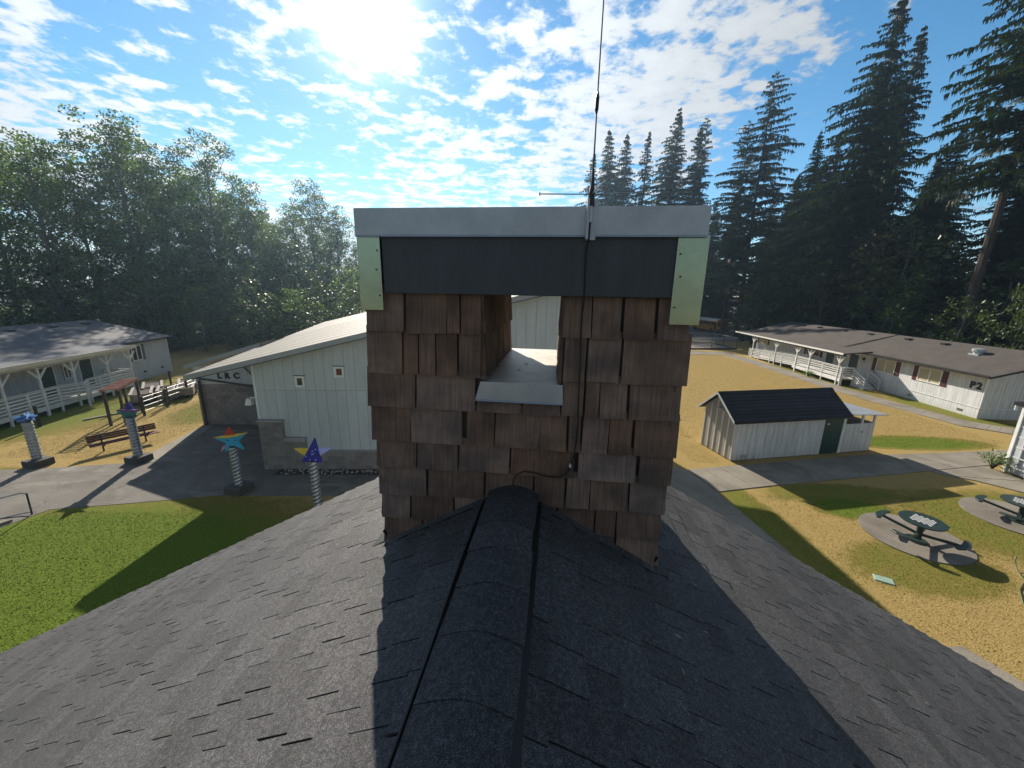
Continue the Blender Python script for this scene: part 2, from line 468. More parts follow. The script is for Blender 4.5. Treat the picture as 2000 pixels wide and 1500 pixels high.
simple('soil', (0.06, 0.042, 0.03), (0.03, 0.022, 0.016), 8, 0.9, 0.5, 0.03)
simple('block', (0.25, 0.225, 0.205), (0.17, 0.155, 0.142), 6, 0.85, 0.3, 0.004, 60, vary=(0.8, 1.18))
simple('shaded_base', (0.085, 0.082, 0.072), (0.05, 0.05, 0.044), 5, 0.85, 0.3, 0.006)  # column bases: old concrete with its shade put into the colour
simple('mortar', (0.36, 0.34, 0.32), (0.27, 0.255, 0.24), 8, 0.9, 0.3, 0.004, 60)
simple('bark', (0.075, 0.055, 0.042), (0.03, 0.022, 0.017), 3, 0.9, 0.8, 0.05, 14, (4, 4, 0.6))
simple('pale_bark', (0.20, 0.185, 0.16), (0.10, 0.09, 0.078), 2, 0.85, 0.5, 0.03, 10, (4, 4, 0.8))
simple('bus_yellow', (0.60, 0.27, 0.020), (0.50, 0.22, 0.016), 2, 0.4, 0.0)
simple('bus_white', (0.75, 0.76, 0.76), (0.62, 0.63, 0.63), 2, 0.4, 0.0)
simple('cyan_paint', (0.020, 0.33, 0.55), (0.015, 0.25, 0.44), 6, 0.4, 0.0)
simple('yellow_paint', (0.65, 0.48, 0.06), (0.55, 0.38, 0.05), 6, 0.4, 0.0)
simple('red_paint', (0.50, 0.035, 0.03), (0.40, 0.03, 0.025), 6, 0.4, 0.0)
simple('navy_paint', (0.030, 0.028, 0.30), (0.022, 0.02, 0.22), 6, 0.4, 0.0)
simple('lilac_paint', (0.42, 0.46, 0.85), (0.32, 0.36, 0.70), 6, 0.4, 0.0)
simple('purple_paint', (0.16, 0.055, 0.22), (0.11, 0.04, 0.16), 6, 0.4, 0.0)
simple('teal_paint', (0.03, 0.16, 0.17), (0.02, 0.11, 0.12), 6, 0.4, 0.0)
simple('blue_paint', (0.09, 0.22, 0.50), (0.05, 0.12, 0.30), 5, 0.4, 0.1)
simple('pink_paint', (0.55, 0.30, 0.45), (0.45, 0.22, 0.35), 6, 0.4, 0.0)
simple('green_lid', (0.26, 0.36, 0.29), (0.20, 0.28, 0.23), 6, 0.6, 0.05)
simple('hose', (0.10, 0.12, 0.06), (0.07, 0.09, 0.04), 6, 0.5, 0.0)
simple('lattice_grey', (0.60, 0.61, 0.60), (0.5, 0.51, 0.5), 4, 0.5, 0.0)
simple('grey_wall', (0.44, 0.46, 0.48), (0.36, 0.38, 0.40), 2, 0.6, 0.1)
def glass_mat():
    m, nt, b = base_mat('dark_glass')
    n = noise_node(nt, objpos(nt), 2.0, 3)
    nt.links.new(ramp(nt, n.outputs[0], [(0.3, (0.012, 0.015, 0.02)), (0.7, (0.03, 0.035, 0.045))]), b.inputs['Base Color'])
    b.inputs['Roughness'].default_value = 0.08
    b.inputs['Specular IOR Level'].default_value = 0.6
glass_mat()
def leaf_mat(name, lo, hi, trans, tcol, gloss=0.35):
    m, nt, b = base_mat(name)
    r = nt.nodes.new('ShaderNodeNewGeometry').outputs['Random Per Island']
    c = ramp(nt, r, [(0.0, lo), (1.0, hi)])
    c = rand_mix(nt, c, 0.8, 1.2)
    nt.links.new(c, b.inputs['Base Color'])
    b.inputs['Roughness'].default_value = gloss
    b.inputs['Specular IOR Level'].default_value = 0.35
    t = nt.nodes.new('ShaderNodeBsdfTranslucent')
    nt.links.new(mixc(nt, 1.0, c, tcol, 'MULTIPLY'), t.inputs['Color'])
    mx = nt.nodes.new('ShaderNodeMixShader'); mx.inputs[0].default_value = trans
    nt.links.new(b.outputs[0], mx.inputs[1]); nt.links.new(t.outputs[0], mx.inputs[2])
    nt.links.new(mx.outputs[0], nt.nodes['Material Output'].inputs['Surface'])
leaf_mat('leaf', (0.032, 0.056, 0.017), (0.100, 0.140, 0.045), 0.46, (1.55, 1.75, 0.75), 0.5)
leaf_mat('maple_leaf', (0.026, 0.044, 0.014), (0.080, 0.105, 0.035), 0.30, (1.5, 1.6, 0.6), 0.45)
leaf_mat('needle', (0.014, 0.027, 0.015), (0.044, 0.066, 0.031), 0.16, (1.3, 1.5, 0.6), 0.65)
leaf_mat('shrub_leaf', (0.05, 0.095, 0.015), (0.13, 0.20, 0.04), 0.3, (1.5, 1.7, 0.5), 0.4)
leaf_mat('amber_leaf', (0.055, 0.050, 0.018), (0.12, 0.095, 0.035), 0.3, (1.5, 1.3, 0.5), 0.5)

# ------------------------------------------------------------------ mesh helpers
class MB:
    def __init__(s):
        s.v = []; s.f = []
    def add(s, vs, fs):
        o = len(s.v)
        s.v.extend([tuple(p) for p in vs])
        s.f.extend([tuple(i+o for i in f) for f in fs])
        return s
    def hexa(s, p):   # 8 points: bottom 4 ccw, top 4 ccw
        return s.add(p, [(3, 2, 1, 0), (4, 5, 6, 7), (0, 1, 5, 4), (1, 2, 6, 5), (2, 3, 7, 6), (3, 0, 4, 7)])
    def box(s, x0, x1, y0, y1, z0, z1):
        if x1 < x0: x0, x1 = x1, x0
        if y1 < y0: y0, y1 = y1, y0
        return s.hexa([(x0, y0, z0), (x1, y0, z0), (x1, y1, z0), (x0, y1, z0), (x0, y0, z1), (x1, y0, z1), (x1, y1, z1), (x0, y1, z1)])
    def beam(s, p, q, w, h, upv=(0, 0, 1)):
        p = Vector(p); q = Vector(q)
        d = (q-p).normalized()
        sd = d.cross(Vector(upv))
        if sd.length < 1e-4:
            sd = d.cross(Vector((1, 0, 0)))
        sd.normalize()
        u = sd.cross(d).normalized()
        a, b = sd*w/2, u*h/2
        return s.hexa([p-a-b, p+a-b, q+a-b, q-a-b, p-a+b, p+a+b, q+a+b, q-a+b])
    def tube(s, pts, r, n=8, cap=True):
        pts = [Vector(p) for p in pts]
        rs = r if isinstance(r, (list, tuple)) else [r]*len(pts)
        o = len(s.v)
        prev = None
        for i, p in enumerate(pts):
            d = (pts[min(i+1, len(pts)-1)] - pts[max(i-1, 0)])
            d.normalize()
            ref = prev if prev is not None else (Vector((0, 0, 1)) if abs(d.z) < 0.9 else Vector((1, 0, 0)))
            a = (ref - d*ref.dot(d)).normalized()
            prev = a
            b = d.cross(a)
            for k in range(n):
                t = 2*math.pi*k/n
                s.v.append(tuple(p + (a*math.cos(t) + b*math.sin(t))*rs[i]))
        for i in range(len(pts)-1):
            for k in range(n):
                k2 = (k+1) % n
                s.f.append((o+i*n+k, o+i*n+k2, o+(i+1)*n+k2, o+(i+1)*n+k))
        if cap:
            s.f.append(tuple(o+k for k in reversed(range(n))))
            s.f.append(tuple(o+(len(pts)-1)*n+k for k in range(n)))
        return s
    def prism(s, pts, vec):
        vec = Vector(vec); n = len(pts)
        o = len(s.v)
        s.v.extend([tuple(Vector(p)) for p in pts] + [tuple(Vector(p)+vec) for p in pts])
        s.f.append(tuple(o+i for i in reversed(range(n))))
        s.f.append(tuple(o+n+i for i in range(n)))
        for i in range(n):
            j = (i+1) % n
            s.f.append((o+i, o+j, o+n+j, o+n+i))
        return s
    def mesh(s, name, mat, smooth=False):
        me = bpy.data.meshes.new(name)
        me.from_pydata(s.v, [], s.f)
        if mat:
            me.materials.append(MATS[mat])
        if smooth:
            me.polygons.foreach_set('use_smooth', [True]*len(me.polygons))
        me.update()
        return me
    def obj(s, name, mat, parent=None, smooth=False, fix=True):
        me = s.mesh(name, mat, smooth)
        if fix:
            import bmesh
            bm = bmesh.new(); bm.from_mesh(me)
            bmesh.ops.recalc_face_normals(bm, faces=bm.faces)
            bm.to_mesh(me); bm.free()
        return put(name, me, parent)
def put(name, me, parent=None):
    o = bpy.data.objects.new(name, me)
    COL.objects.link(o)
    if parent is not None:
        o.parent = parent
    return o
def empty(name, loc=(0, 0, 0), rz=0.0):
    o = bpy.data.objects.new(name, None)
    o.empty_display_size = 0.3
    COL.objects.link(o)
    o.location = loc
    o.rotation_euler = (0, 0, rz)
    return o
def tag(o, label, cat, group=None):
    o['label'] = label
    o['category'] = cat
    if group:
        o['group'] = group
    return o
def kind(o, k):
    o['kind'] = k
    return o
def copy_tree(o, parent=None):
    c = o.copy()
    COL.objects.link(c)
    if parent is not None:
        c.parent = parent
    for ch in list(o.children):
        copy_tree(ch, c)
    return c
def boxp(name, mat, parent, *a):
    return MB().box(*a).obj(name, mat, parent)
def bevel(o, w, seg=1):
    m = o.modifiers.new('bevel', 'BEVEL')
    m.width = w; m.segments = seg; m.limit_method = 'ANGLE'
    return o

# ================================================================== SETTING
def slab(name, pts, z0, z1, mat, parent=None):
    return MB().prism([(x, y, z0) for x, y in pts], (0, 0, z1-z0)).obj(name, mat, parent)
g = MB()
RG = 800
g.add([(-RG, -RG, 0), (RG, -RG, 0), (RG, RG, 0), (-RG, RG, 0)], [(0, 1, 2, 3)])
kind(g.obj('ground', 'grass'), 'structure')
# asphalt forecourt on the left
kind(slab('asphalt_court', [(-24, 9.0), (-16.9, 11.0), (-16.5, 12.25), (-13.4, 12.9), (-11.4, 13.4), (-7.5, 13.5), (5.6, 13.6), (5.6, 24), (-11, 24), (-15.2, 22.6), (-17.8, 21.5), (-17.3, 19.3), (-16.9, 17.0), (-17.2, 16.1), (-19.6, 15.55), (-22.1, 15.15), (-40, 13.5), (-40, 9)], -0.05, 0.012, 'asphalt'), 'structure')
kind(slab('path_edge', [(-17.25, 16.3), (-16.35, 16.15), (-17.0, 20.0), (-17.5, 21.4), (-17.95, 21.4)], -0.05, 0.022, 'concrete'), 'structure')
# concrete walks on the right, slab by slab
walk = kind(empty('sidewalk'), 'structure')
def strip(pts_a, pts_b, n, mat='concrete', z=0.035, gap=0.012, parent=walk):
    """slabs between two polylines of equal length, n pieces per segment"""
    for i in range(len(pts_a)-1):
        for k in range(n):
            t0, t1 = k/n, (k+1)/n
            def lp(a, b, t):
                return (a[0]+(b[0]-a[0])*t, a[1]+(b[1]-a[1])*t)
            a0, a1 = lp(pts_a[i], pts_a[i+1], t0), lp(pts_a[i], pts_a[i+1], t1)
            b0, b1 = lp(pts_b[i], pts_b[i+1], t0), lp(pts_b[i], pts_b[i+1], t1)
            L_ = math.dist(a0, a1)
            e = gap/max(L_, 0.1)/2
            a0, a1 = lp(a0, a1, e), lp(a0, a1, 1-e)
            b0, b1 = lp(b0, b1, e), lp(b0, b1, 1-e)
            dz = rnd.uniform(-0.004, 0.004)
            slab('slab', [a0, a1, b1, b0], -0.05, z+dz, mat, parent)
strip([(8.2, 16.35), (10.6, 16.85), (18.7, 18.5)], [(8.55, 14.35), (11.15, 14.95), (19.7, 16.66)], 3)
strip([(18.72, 18.4), (22.3, 18.8), (27.2, 19.45)], [(19.72, 16.68), (23.0, 17.35), (27.6, 18.2)], 2)
strip([(19.75, 16.64), (23.02, 17.3)], [(20.0, 16.2), (23.1, 15.75)], 1)
strip([(20.02, 16.17), (20.8, 15.75), (21.7, 14.6), (22.0, 12.0)], [(23.1, 15.70), (23.4, 15.2), (24.5, 14.4), (24.6, 12.0)], 1)
strip([(5.7, 17.6), (5.8, 14.3), (6.2, 9.5), (6.4, 7.3)], [(8.15, 16.3), (8.5, 14.3), (8.95, 9.4), (9.6, 7.35)], 3)
strip([(6.45, 7.27), (6.6, 4.0), (6.8, -2)], [(10.6, 7.3), (11.0, 6.3), (12.6, 2.0)], 2)
# walk along the right-hand portable
strip([(30.4, 51.0), (29.9, 39.4), (29.6, 30.0), (30.3, 24.2), (32.0, 22.7), (38, 21.6)], [(28.5, 51.0), (28.05, 39.4), (27.9, 29.4), (28.7, 23.3), (30.6, 21.6), (37.5, 20.2)], 5)
strip([(24, 55.0), (30.3, 53.5)], [(23.6, 51.3), (30.3, 51.1)], 4)
kind(slab('playground_chips', [(22, 56), (33.5, 57.2), (33, 63.8), (22, 63)], -0.05, 0.03, 'bark_chips'), 'structure')
kind(slab('parking_road', [(16, 72), (38.5, 66), (43.5, 71), (75, 92), (75, 104), (14, 104)], -0.05, 0.02, 'asphalt'), 'structure')

# ================================================================== MAIN BUILDING (the roof the camera stands on)
AZ = R(6.5)
S = 2.0/2.6                                        # scale of the chimney measurements
def Zc(z): return CAMZ + (z-CAMZ)*S
UR, ZR, SL = -0.2085, 6.791, 0.545                 # ridge offset, ridge height, roof slope
LS = math.sqrt(1+SL*SL)
mb_root = empty('school_building', (0, 0, 0), -AZ)
tag(mb_root, 'dark shingled gable roof building underneath the brown shingle tower', 'building')
V_END, V_BACK, EAVE = 3.66, -14.0, 9.3             # rake end, back end, slope length to the eave
def roofpt(side, s, v, n=0.0):
    """s metres down the slope from the ridge, n metres off the deck"""
    return (UR + side*(s/LS + n*SL/LS), v, ZR - s*SL/LS + n/LS)
deck = MB()
for side in (-1, 1):
    a = [roofpt(side, 0, V_BACK, -0.02), roofpt(side, EAVE, V_BACK, -0.02), roofpt(side, EAVE, V_END-0.02, -0.02), roofpt(side, 0, V_END-0.02, -0.02)]
    deck.prism(a, (0, 0, -0.16))
deck_o = deck.obj('roof', 'asphalt_shingle', mb_root)
EX = 0.15
tabs = []
for side in (-1, 1):
    for c in range(0, int(EAVE/EX)):
        s0 = 0.10 + c*EX
        v = -0.6 - rnd.uniform(0, 0.3)
        while v < V_END:
            w = rnd.choice((0.13, 0.16, 0.19, 0.23, 0.27, 0.33))*rnd.uniform(0.9, 1.1)
            v1 = min(v+w, V_END)
            if v1 > -0.4 and v1-v > 0.03 and s0+EX+0.005 < EAVE+0.1:
                # hidden under the tower footprint: leave out
                u = UR + side*s0/LS
                if not (2.06 < v and v1 < 3.2 and -1.0 < u-UR < 1.0 and s0 < 0.95):
                    tabs.append((side, s0, v, v1))
            v = v1
def tab_verts(side, s0, v0, v1, jr):
    gap = jr.choice((0.004, 0.005, 0.0065, 0.009))
    t = jr.uniform(0.014, 0.019) if side > 0 else jr.uniform(0.009, 0.014)
    top = -0.002
    sb = s0 + EX + jr.uniform(-0.006, 0.010)
    a, b = v0+gap/2, v1-gap/2
    sk = jr.uniform(-0.004, 0.004)
    P = [roofpt(side, s0-0.03, a, -0.018), roofpt(side, s0-0.03, b, -0.018), roofpt(side, sb+sk, b, -0.006), roofpt(side, sb-sk, a, -0.006),
         roofpt(side, s0-0.03, a, top), roofpt(side, s0-0.03, b, top), roofpt(side, sb+sk, b, t), roofpt(side, sb-sk, a, t)]
    return P
def tabkey(t):
    side, s0, v0, v1 = t
    x = UR + side*s0/LS; z = ZR - s0*SL/LS
    d = math.dist((x, (v0+v1)/2, z), (0, 0, CAMZ))
    vis = (v0+v1)/2 > 0.55 + 0.02*s0
    return (0 if vis else 1, d)
tabs.sort(key=tabkey)
for i, t in enumerate(tabs[:298]):
    MB().hexa(tab_verts(*t, rnd)).obj('shingle', 'asphalt_shingle', deck_o)
rest = MB()
for t in tabs[298:]:
    rest.hexa(tab_verts(*t, rnd))
kind(rest.obj('shingle_field', 'asphalt_shingle', deck_o), 'stuff')
# ridge: dark vent strip with arched cap shingles on top
vent = MB()
for side in (-1, 1):
    vent.prism([roofpt(side, 0.0, V_BACK, 0.0), roofpt(side, 0.186, V_BACK, -0.004), roofpt(side, 0.180, V_BACK, 0.016), roofpt(side, 0.05, V_BACK, 0.008), roofpt(side, 0.0, V_BACK, 0.004)], (0, V_END-0.03-V_BACK, 0))
vent.obj('ridge_vent', 'black_paint', mb_root)
v = 3.60
while v > -0.7:
    v0, v1 = v-0.215+rnd.uniform(-.012, .012), v+0.05
    hw = 0.142 + rnd.uniform(-0.004, 0.004)
    off = rnd.uniform(-0.004, 0.004)
    ring = []
    K = [-1, -0.72, -0.45, -0.2, 0, 0.2, 0.45, 0.72, 1]
    def capz(du, lift):
        return ZR - SL*0.97*(math.sqrt(du*du+0.085**2)-0.045) + lift
    for vv, lift in ((v0, 0.043), (v1, 0.037)):
        for q in K:
            ring.append((UR+off+q*hw, vv, capz(q*hw, lift)))
        for q in reversed(K):
            ring.append((UR+off+q*hw, vv, capz(q*hw, lift)-0.005))
    n = 18
    fs = [(i, (i+1) % n, n+(i+1) % n, n+i) for i in range(n)]
    for o_ in (0, n):
        fs += [(o_+i, o_+i+1, o_+n-2-i, o_+n-1-i) for i in range(8)]
    if not (2.05 < v0 and v1 < 3.2):
        MB().add(ring, fs).obj('ridge_cap', 'asphalt_shingle', mb_root)
    v -= 0.215
# gable wall, side walls, rake boards
W_ = EAVE/LS - 0.45
gz = ZR - 0.30
MB().prism([(UR-W_, 3.3, 0), (UR+W_, 3.3, 0), (UR+W_, 3.3, gz-W_*SL), (UR, 3.3, gz), (UR-W_, 3.3, gz-W_*SL)], (0, -0.2, 0)).obj('gable_wall', 'white_board', mb_root)
for side in (-1, 1):
    x = UR + side*(W_-0.1)
    boxp('side_wall', 'white_board', mb_root, x-0.1, x+0.1, V_BACK+0.3, 3.1, 0, gz-W_*SL-0.05)
    rb = MB()
    a, b2 = roofpt(side, 0.02, V_END-0.05, -0.03), roofpt(side, EAVE-0.05, V_END-0.05, -0.03)
    rb.prism([a, b2, (b2[0], b2[1], b2[2]-0.22), (a[0], a[1], a[2]-0.22)], (0, 0.035, 0))
    rb.obj('rake_board', 'white_paint', mb_root)

# ================================================================== SHINGLED TOWER
tw = empty('shingled_tower', (0, 0, 0), -AZ)
tag(tw, 'brown cedar shingled tower with a square opening, astride the roof ridge', 'tower')
V0, V1 = 2.03, 3.24
UL, URt = -1.30*S, 0.80*S
OL, OR_ = -0.516*S, 0.040*S                        # opening
OZ0, OZ1 = Zc(7.285), Zc(7.90)
ZT = Zc(8.26)
core = MB()
core.box(UL, OL, V0, V1, 5.9, ZT)
core.box(OR_, URt, V0, V1, 5.9, ZT)
core.box(OL, OR_, V0, V1, 5.9, OZ0-0.03)
core.box(OL, OR_, V0, V1, OZ1, ZT)
core.obj('core', 'under_shake', tw)
rowz = [7.885, 7.602, 7.302, 7.050, 6.785, 6.573, 6.340, 6.130, 5.88]     # butt line of each course, front face
rowz = [Zc(z) for z in rowz]
# shake edges read along each course of the front face
rows_front = [
    [(-1.344, -1.068), (-1.055, -0.764), (-0.756, -0.668), (-0.662, -0.514), (0.036, 0.158), (0.164, 0.224), (0.230, 0.418), (0.436, 0.628), (0.650, 0.846)],
    [(-1.360, -1.094), (-1.087, -0.978), (-0.968, -0.846), (-0.838, -0.686), (-0.680, -0.518), (0.053, 0.203), (0.211, 0.432), (0.446, 0.878)],
    [(-1.379, -1.010), (-0.998, -0.562), (-0.552, -0.228), (-0.222, 0.050), (0.057, 0.205), (0.217, 0.312), (0.320, 0.504), (0.516, 0.856)],
    [(-1.366, -1.056), (-1.052, -0.660), (-0.632, -0.424), (-0.420, -0.096), (-0.093, 0.106), (0.118, 0.206), (0.210, 0.390), (0.398, 0.552), (0.574, 0.870)],
    [(-1.344, -1.022), (-1.014, -0.698), (-0.690, -0.312), (-0.296, 0.168), (0.196, 0.604), (0.624, 0.852)],
    [(-1.332, -0.950), (-0.936, -0.502), (-0.492, -0.130), (-0.120, 0.108), (0.118, 0.290), (0.298, 0.572), (0.582, 0.840)],
    [(-1.324, -1.092), (-1.082, -0.740), (-0.730, -0.400), (-0.380, -0.16), (-0.140, 0.056), (0.064, 0.338), (0.346, 0.498), (0.508, 0.822)],
    [(-1.30, -1.000), (-0.990, -0.60), (0.22, 0.50), (0.51, 0.80)],
]
def shake(face, a, b, zt, zb, parent, jr):
    """tapered shake; face(t, n, z) -> point, t along the wall, n out of it"""
    th = jr.uniform(0.019, 0.029)
    sk = jr.uniform(-0.006, 0.006)
    zb0, zb1 = zb + jr.uniform(-0.006, 0.005), zb + jr.uniform(-0.006, 0.005)
    lf, rf = jr.uniform(0, 0.004), jr.uniform(0, 0.004)
    tw1, tw2 = jr.uniform(-0.003, 0.004), jr.uniform(-0.003, 0.004)
    m = (a+b)/2
    cup = jr.uniform(-0.002, 0.003)
    a -= 0.0004; b += 0.0004
    P = []
    prof = [(a+lf, zb0, th+tw1), (m, (zb0+zb1)/2+jr.uniform(-.003, .003), th+cup+(tw1+tw2)/2), (b-rf, zb1, th+tw2)]
    topn = 0.004
    V = []
    for t, z, n in prof:
        V.append(face(t, n, z))
    for t, z, n in prof:
        V.append(face(t+sk, topn+0.001, zt))
    for t, z, n in prof:
        V.append(face(t, -0.012, z))
    for t, z, n in prof:
        V.append(face(t+sk, -0.012, zt))
    F = [(0, 1, 4, 3), (1, 2, 5, 4), (7, 6, 9, 10), (8, 7, 10, 11), (6, 7, 1, 0), (7, 8, 2, 1), (3, 4, 10, 9), (4, 5, 11, 10), (0, 3, 9, 6), (5, 2, 8, 11)]
    MB().add(V, F).obj('shake', 'cedar_shake', parent)
front = lambda t, n, z: (t, V0-n-0.004, z)
for i, row in enumerate(rows_front):
    zt, zb = rowz[i]+0.035, rowz[i+1]
    for a, b in row:
        a_, b_ = a*S, b*S
        t_ = zt
        if i == 2 and -0.56 < a < 0.0:
            t_ = Zc(7.135)
        shake(front, a_, b_, t_, zb, tw, rnd)
    if i == 0:
        pass
# side faces
def side_rows(face, a0, a1, zs, jr, wmin=0.09, wmax=0.27):
    for i in range(len(zs)-1):
        t = a0
        while t < a1-0.02:
            w = jr.uniform(wmin, wmax)
            e = a1 if a1-(t+w) < 0.07 else t+w
            shake(face, t+0.002, e-0.005, zs[i]+0.035, zs[i+1]+jr.uniform(-.004, .004), tw, jr)
            t = e
zside = rowz[:7]
side_rows(lambda t, n, z: (UL-n-0.004, t, z), V0-0.012, V1, rowz, rnd)
side_rows(lambda t, n, z: (URt+n+0.004, t, z), V0-0.012, V1, rowz, rnd)
zj = [z for z in rowz if z > OZ0] + [OZ0-0.005]
side_rows(lambda t, n, z: (OL+n*0.7+0.003, t, z), V0-0.010, V1, zj, rnd, 0.07, 0.2)
side_rows(lambda t, n, z: (OR_-n*0.7-0.003, t, z), V0-0.010, V1, zj, rnd, 0.07, 0.2)
# opening: sill pan with a turned-down front lip
sill = MB()
sill.prism([(OL+0.004, V1+0.03, OZ0-0.024), (OL+0.004, V0-0.035, OZ0-0.03), (OR_-0.004, V0-0.035, OZ0-0.03), (OR_-0.004, V1+0.03, OZ0-0.024)], (0, 0, 0.018))
sill.obj('sill', 'sill_metal', tw)
lip = MB()
lip.prism([(-0.556*S, V0-0.040, Zc(7.148)), (0.062*S, V0-0.040, Zc(7.146)), (0.056*S, V0-0.038, OZ0-0.006), (-0.520*S, V0-0.038, OZ0-0.006)], (0, 0.002, 0))
lip.prism([(-0.556*S, V0-0.040, Zc(7.148)), (0.062*S, V0-0.040, Zc(7.146)), (0.062*S, V0-0.052, Zc(7.138)), (-0.556*S, V0-0.052, Zc(7.140))], (0, 0.002, 0.002))
lip.obj('sill_flashing', 'galvanised', tw)
for du, dv in ((0.17, 0.35), (0.20, 0.55)):
    MB().tube([(OL+du, V0+dv, OZ0-0.008), (OL+du, V0+dv, OZ0-0.003)], 0.008, 8).obj('washer', 'bus_white', tw)
# fascia band, cap and corner flashings
BF = V0-0.052
KF = (BF-0.010)/2.0
SF = S*KF
def Zf(z): return CAMZ + (z-CAMZ)*SF
bandz0, bandz1 = Zf(7.872), Zf(8.262)
fb = MB()
fb.box(-1.20*SF, 0.735*SF, BF, BF+0.026, bandz0, bandz1)
bevel(fb.obj('fascia_board', 'black_fascia', tw), 0.003)
for side in (-1, 1):
    x = UL-0.05 if side < 0 else URt+0.024
    boxp('fascia_board', 'black_fascia', tw, x, x+0.026, BF+0.06, V1+0.03, bandz0, bandz1)
boxp('fascia_board', 'black_fascia', tw, UL-0.02, URt+0.02, V1+0.026, V1+0.052, bandz0, bandz1)
ct, cb0 = Zf(8.416), Zf(8.250)
def cap_strip(u0, u1):
    c = MB()
    c.prism([(u0, BF-0.012, cb0), (u1, BF-0.012, cb0), (u1, BF-0.012, ct), (u0, BF-0.012, ct)], (0, 0.002, 0))
    c.prism([(u0, BF-0.012, cb0), (u1, BF-0.012, cb0), (u1, BF-0.024, cb0-0.010), (u0, BF-0.024, cb0-0.010)], (0, 0.0015, 0.002))
    return c.obj('cap_flashing', 'galvanised', tw)
cap_strip(-1.372*SF, 0.155*SF)
o = cap_strip(0.160*SF, 0.884*SF); o.location = (0, -0.004, 0)
boxp('cap_top', 'galvanised', tw, -1.372*SF, 0.884*SF, BF-0.009, V1+0.06, ct-0.004, ct)
for side, x in ((-1, -1.372*SF-0.003), (1, 0.884*SF+0.001)):
    boxp('cap_flashing', 'galvanised', tw, x, x+0.002, BF-0.008, V1+0.06, cb0, ct-0.006)
def corner_flash(u_out, u_in, zt, zb, bend):
    c = MB()
    y = BF-0.008
    m = (zt+zb)/2
    c.prism([(u_in, y, zb), (u_out, y-0.004, zb), (u_out, y-0.003, zt), (u_in, y, zt)], (0, 0.0016, 0))
    c.prism([(u_out, y-0.004, zb+0.002), (u_out+bend, y+0.16, zb+0.01), (u_out+bend, y+0.16, zt), (u_out, y-0.004, zt)], (0.0016, 0, 0))
    o = c.obj('corner_flashing', 'galvanised_reflected_green', tw)
    for dz in (0.2, 0.55, 0.8):
        uu = u_in + (u_out-u_in)*(0.12 if dz != 0.55 else 0.2)
        zz = zb + (zt-zb)*dz
        MB().tube([(uu, y+0.001, zz), (uu, y-0.006, zz)], 0.0045, 6).obj('screw', 'dark_steel', o)
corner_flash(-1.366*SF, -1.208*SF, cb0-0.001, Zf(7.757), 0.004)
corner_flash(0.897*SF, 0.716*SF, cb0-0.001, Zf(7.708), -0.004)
# step flashing flaps where the tower meets the roof
for side, u in ((-1, UL), (1, URt)):
    s_ = abs(u-UR)*LS
    f = MB()
    f.add([roofpt(side, s_-0.02, V0-0.02, 0.012), roofpt(side, s_+0.10, V0-0.045, 0.014), roofpt(side, s_+0.10, V1, 0.014), roofpt(side, s_-0.02, V1, 0.012),
           (u+side*0.022, V0-0.03, roofpt(side, s_, 0)[2]+0.075), (u+side*0.022, V1, roofpt(side, s_, 0)[2]+0.075)],
          [(0, 1, 2, 3), (0, 3, 5, 4)])
    f.obj('step_flashing', 'dark_trim', tw)
# front apron flashing following the slope
for side in (-1, 1):
    f = MB()
    n = 7
    w = abs((UL if side < 0 else URt)-UR)
    for i in range(n):
        a, b = w*i/n*LS, w*(i+1)/n*LS
        f.add([roofpt(side, a, V0-0.075, 0.012), roofpt(side, b, V0-0.075, 0.012), roofpt(side, b, V0-0.022, 0.016), roofpt(side, a, V0-0.022, 0.016)], [(0, 1, 2, 3)])
    f.obj('apron_flashing', 'asphalt_shingle', tw)

# antenna with radials, bracket and cable
an = empty('radio_antenna', (0, 0, 0), -AZ)
tag(an, 'thin whip antenna with horizontal radials clamped to the tower cap', 'antenna')
av = BF-0.045
au = 0.130
MB().tube([(au+0.001, av, 8.335), (au, av, 8.66)], [0.0045, 0.003], 8).obj('whip', 'dark_steel', an)
MB().tube([(au, av, 8.655), (au-0.001, av, 8.675), (au, av, 8.72), (au+0.001, av, 8.745)], [0.003, 0.0085, 0.0085, 0.003], 10).obj('loading_coil', 'black_paint', an)
MB().tube([(au, av, 8.74), (au+0.004, av, 9.75)], [0.003, 0.002], 6).obj('whip', 'dark_steel', an)
MB().tube([(au, av, 8.285), (au, av, 8.345)], [0.016, 0.014], 10).obj('hub', 'dark_steel', an)
MB().tube([(au, av, 8.345), (au+0.001, av, 8.37), (au+0.001, av, 8.44)], [0.013, 0.009, 0.005], 10).obj('base_coil', 'dark_steel', an)
MB().tube([(au, av, 8.335), (-0.102, av+0.02, 8.343)], 0.0028, 6).obj('radial', 'steel', an)
MB().tube([(-0.104, av+0.02, 8.343), (-0.110, av+0.02, 8.343)], 0.007, 8).obj('radial_tip', 'dark_steel', an)
MB().tube([(au, av, 8.335), (0.352, av-0.02, 8.336)], 0.0028, 6).obj('radial', 'steel', an)
MB().tube([(au, av, 8.335), (0.172, av-0.16, 8.352)], 0.0032, 6).obj('radial', 'steel', an)
MB().tube([(au, av, 8.335), (0.11, av+0.25, 8.345)], 0.0028, 6).obj('radial', 'steel', an)
MB().tube([(au, av, 8.215), (au, av, 8.29)], 0.0095, 10).obj('connector', 'galvanised', an)
br = MB()
br.box(0.113, 0.124, BF-0.058, BF-0.014, 8.140, 8.315)
br.box(0.136, 0.160, BF-0.030, BF-0.014, 8.140, 8.315)
br.box(0.124, 0.136, BF-0.024, BF-0.014, 8.142, 8.312)
br.obj('bracket', 'galvanised', an)
cbl = MB()
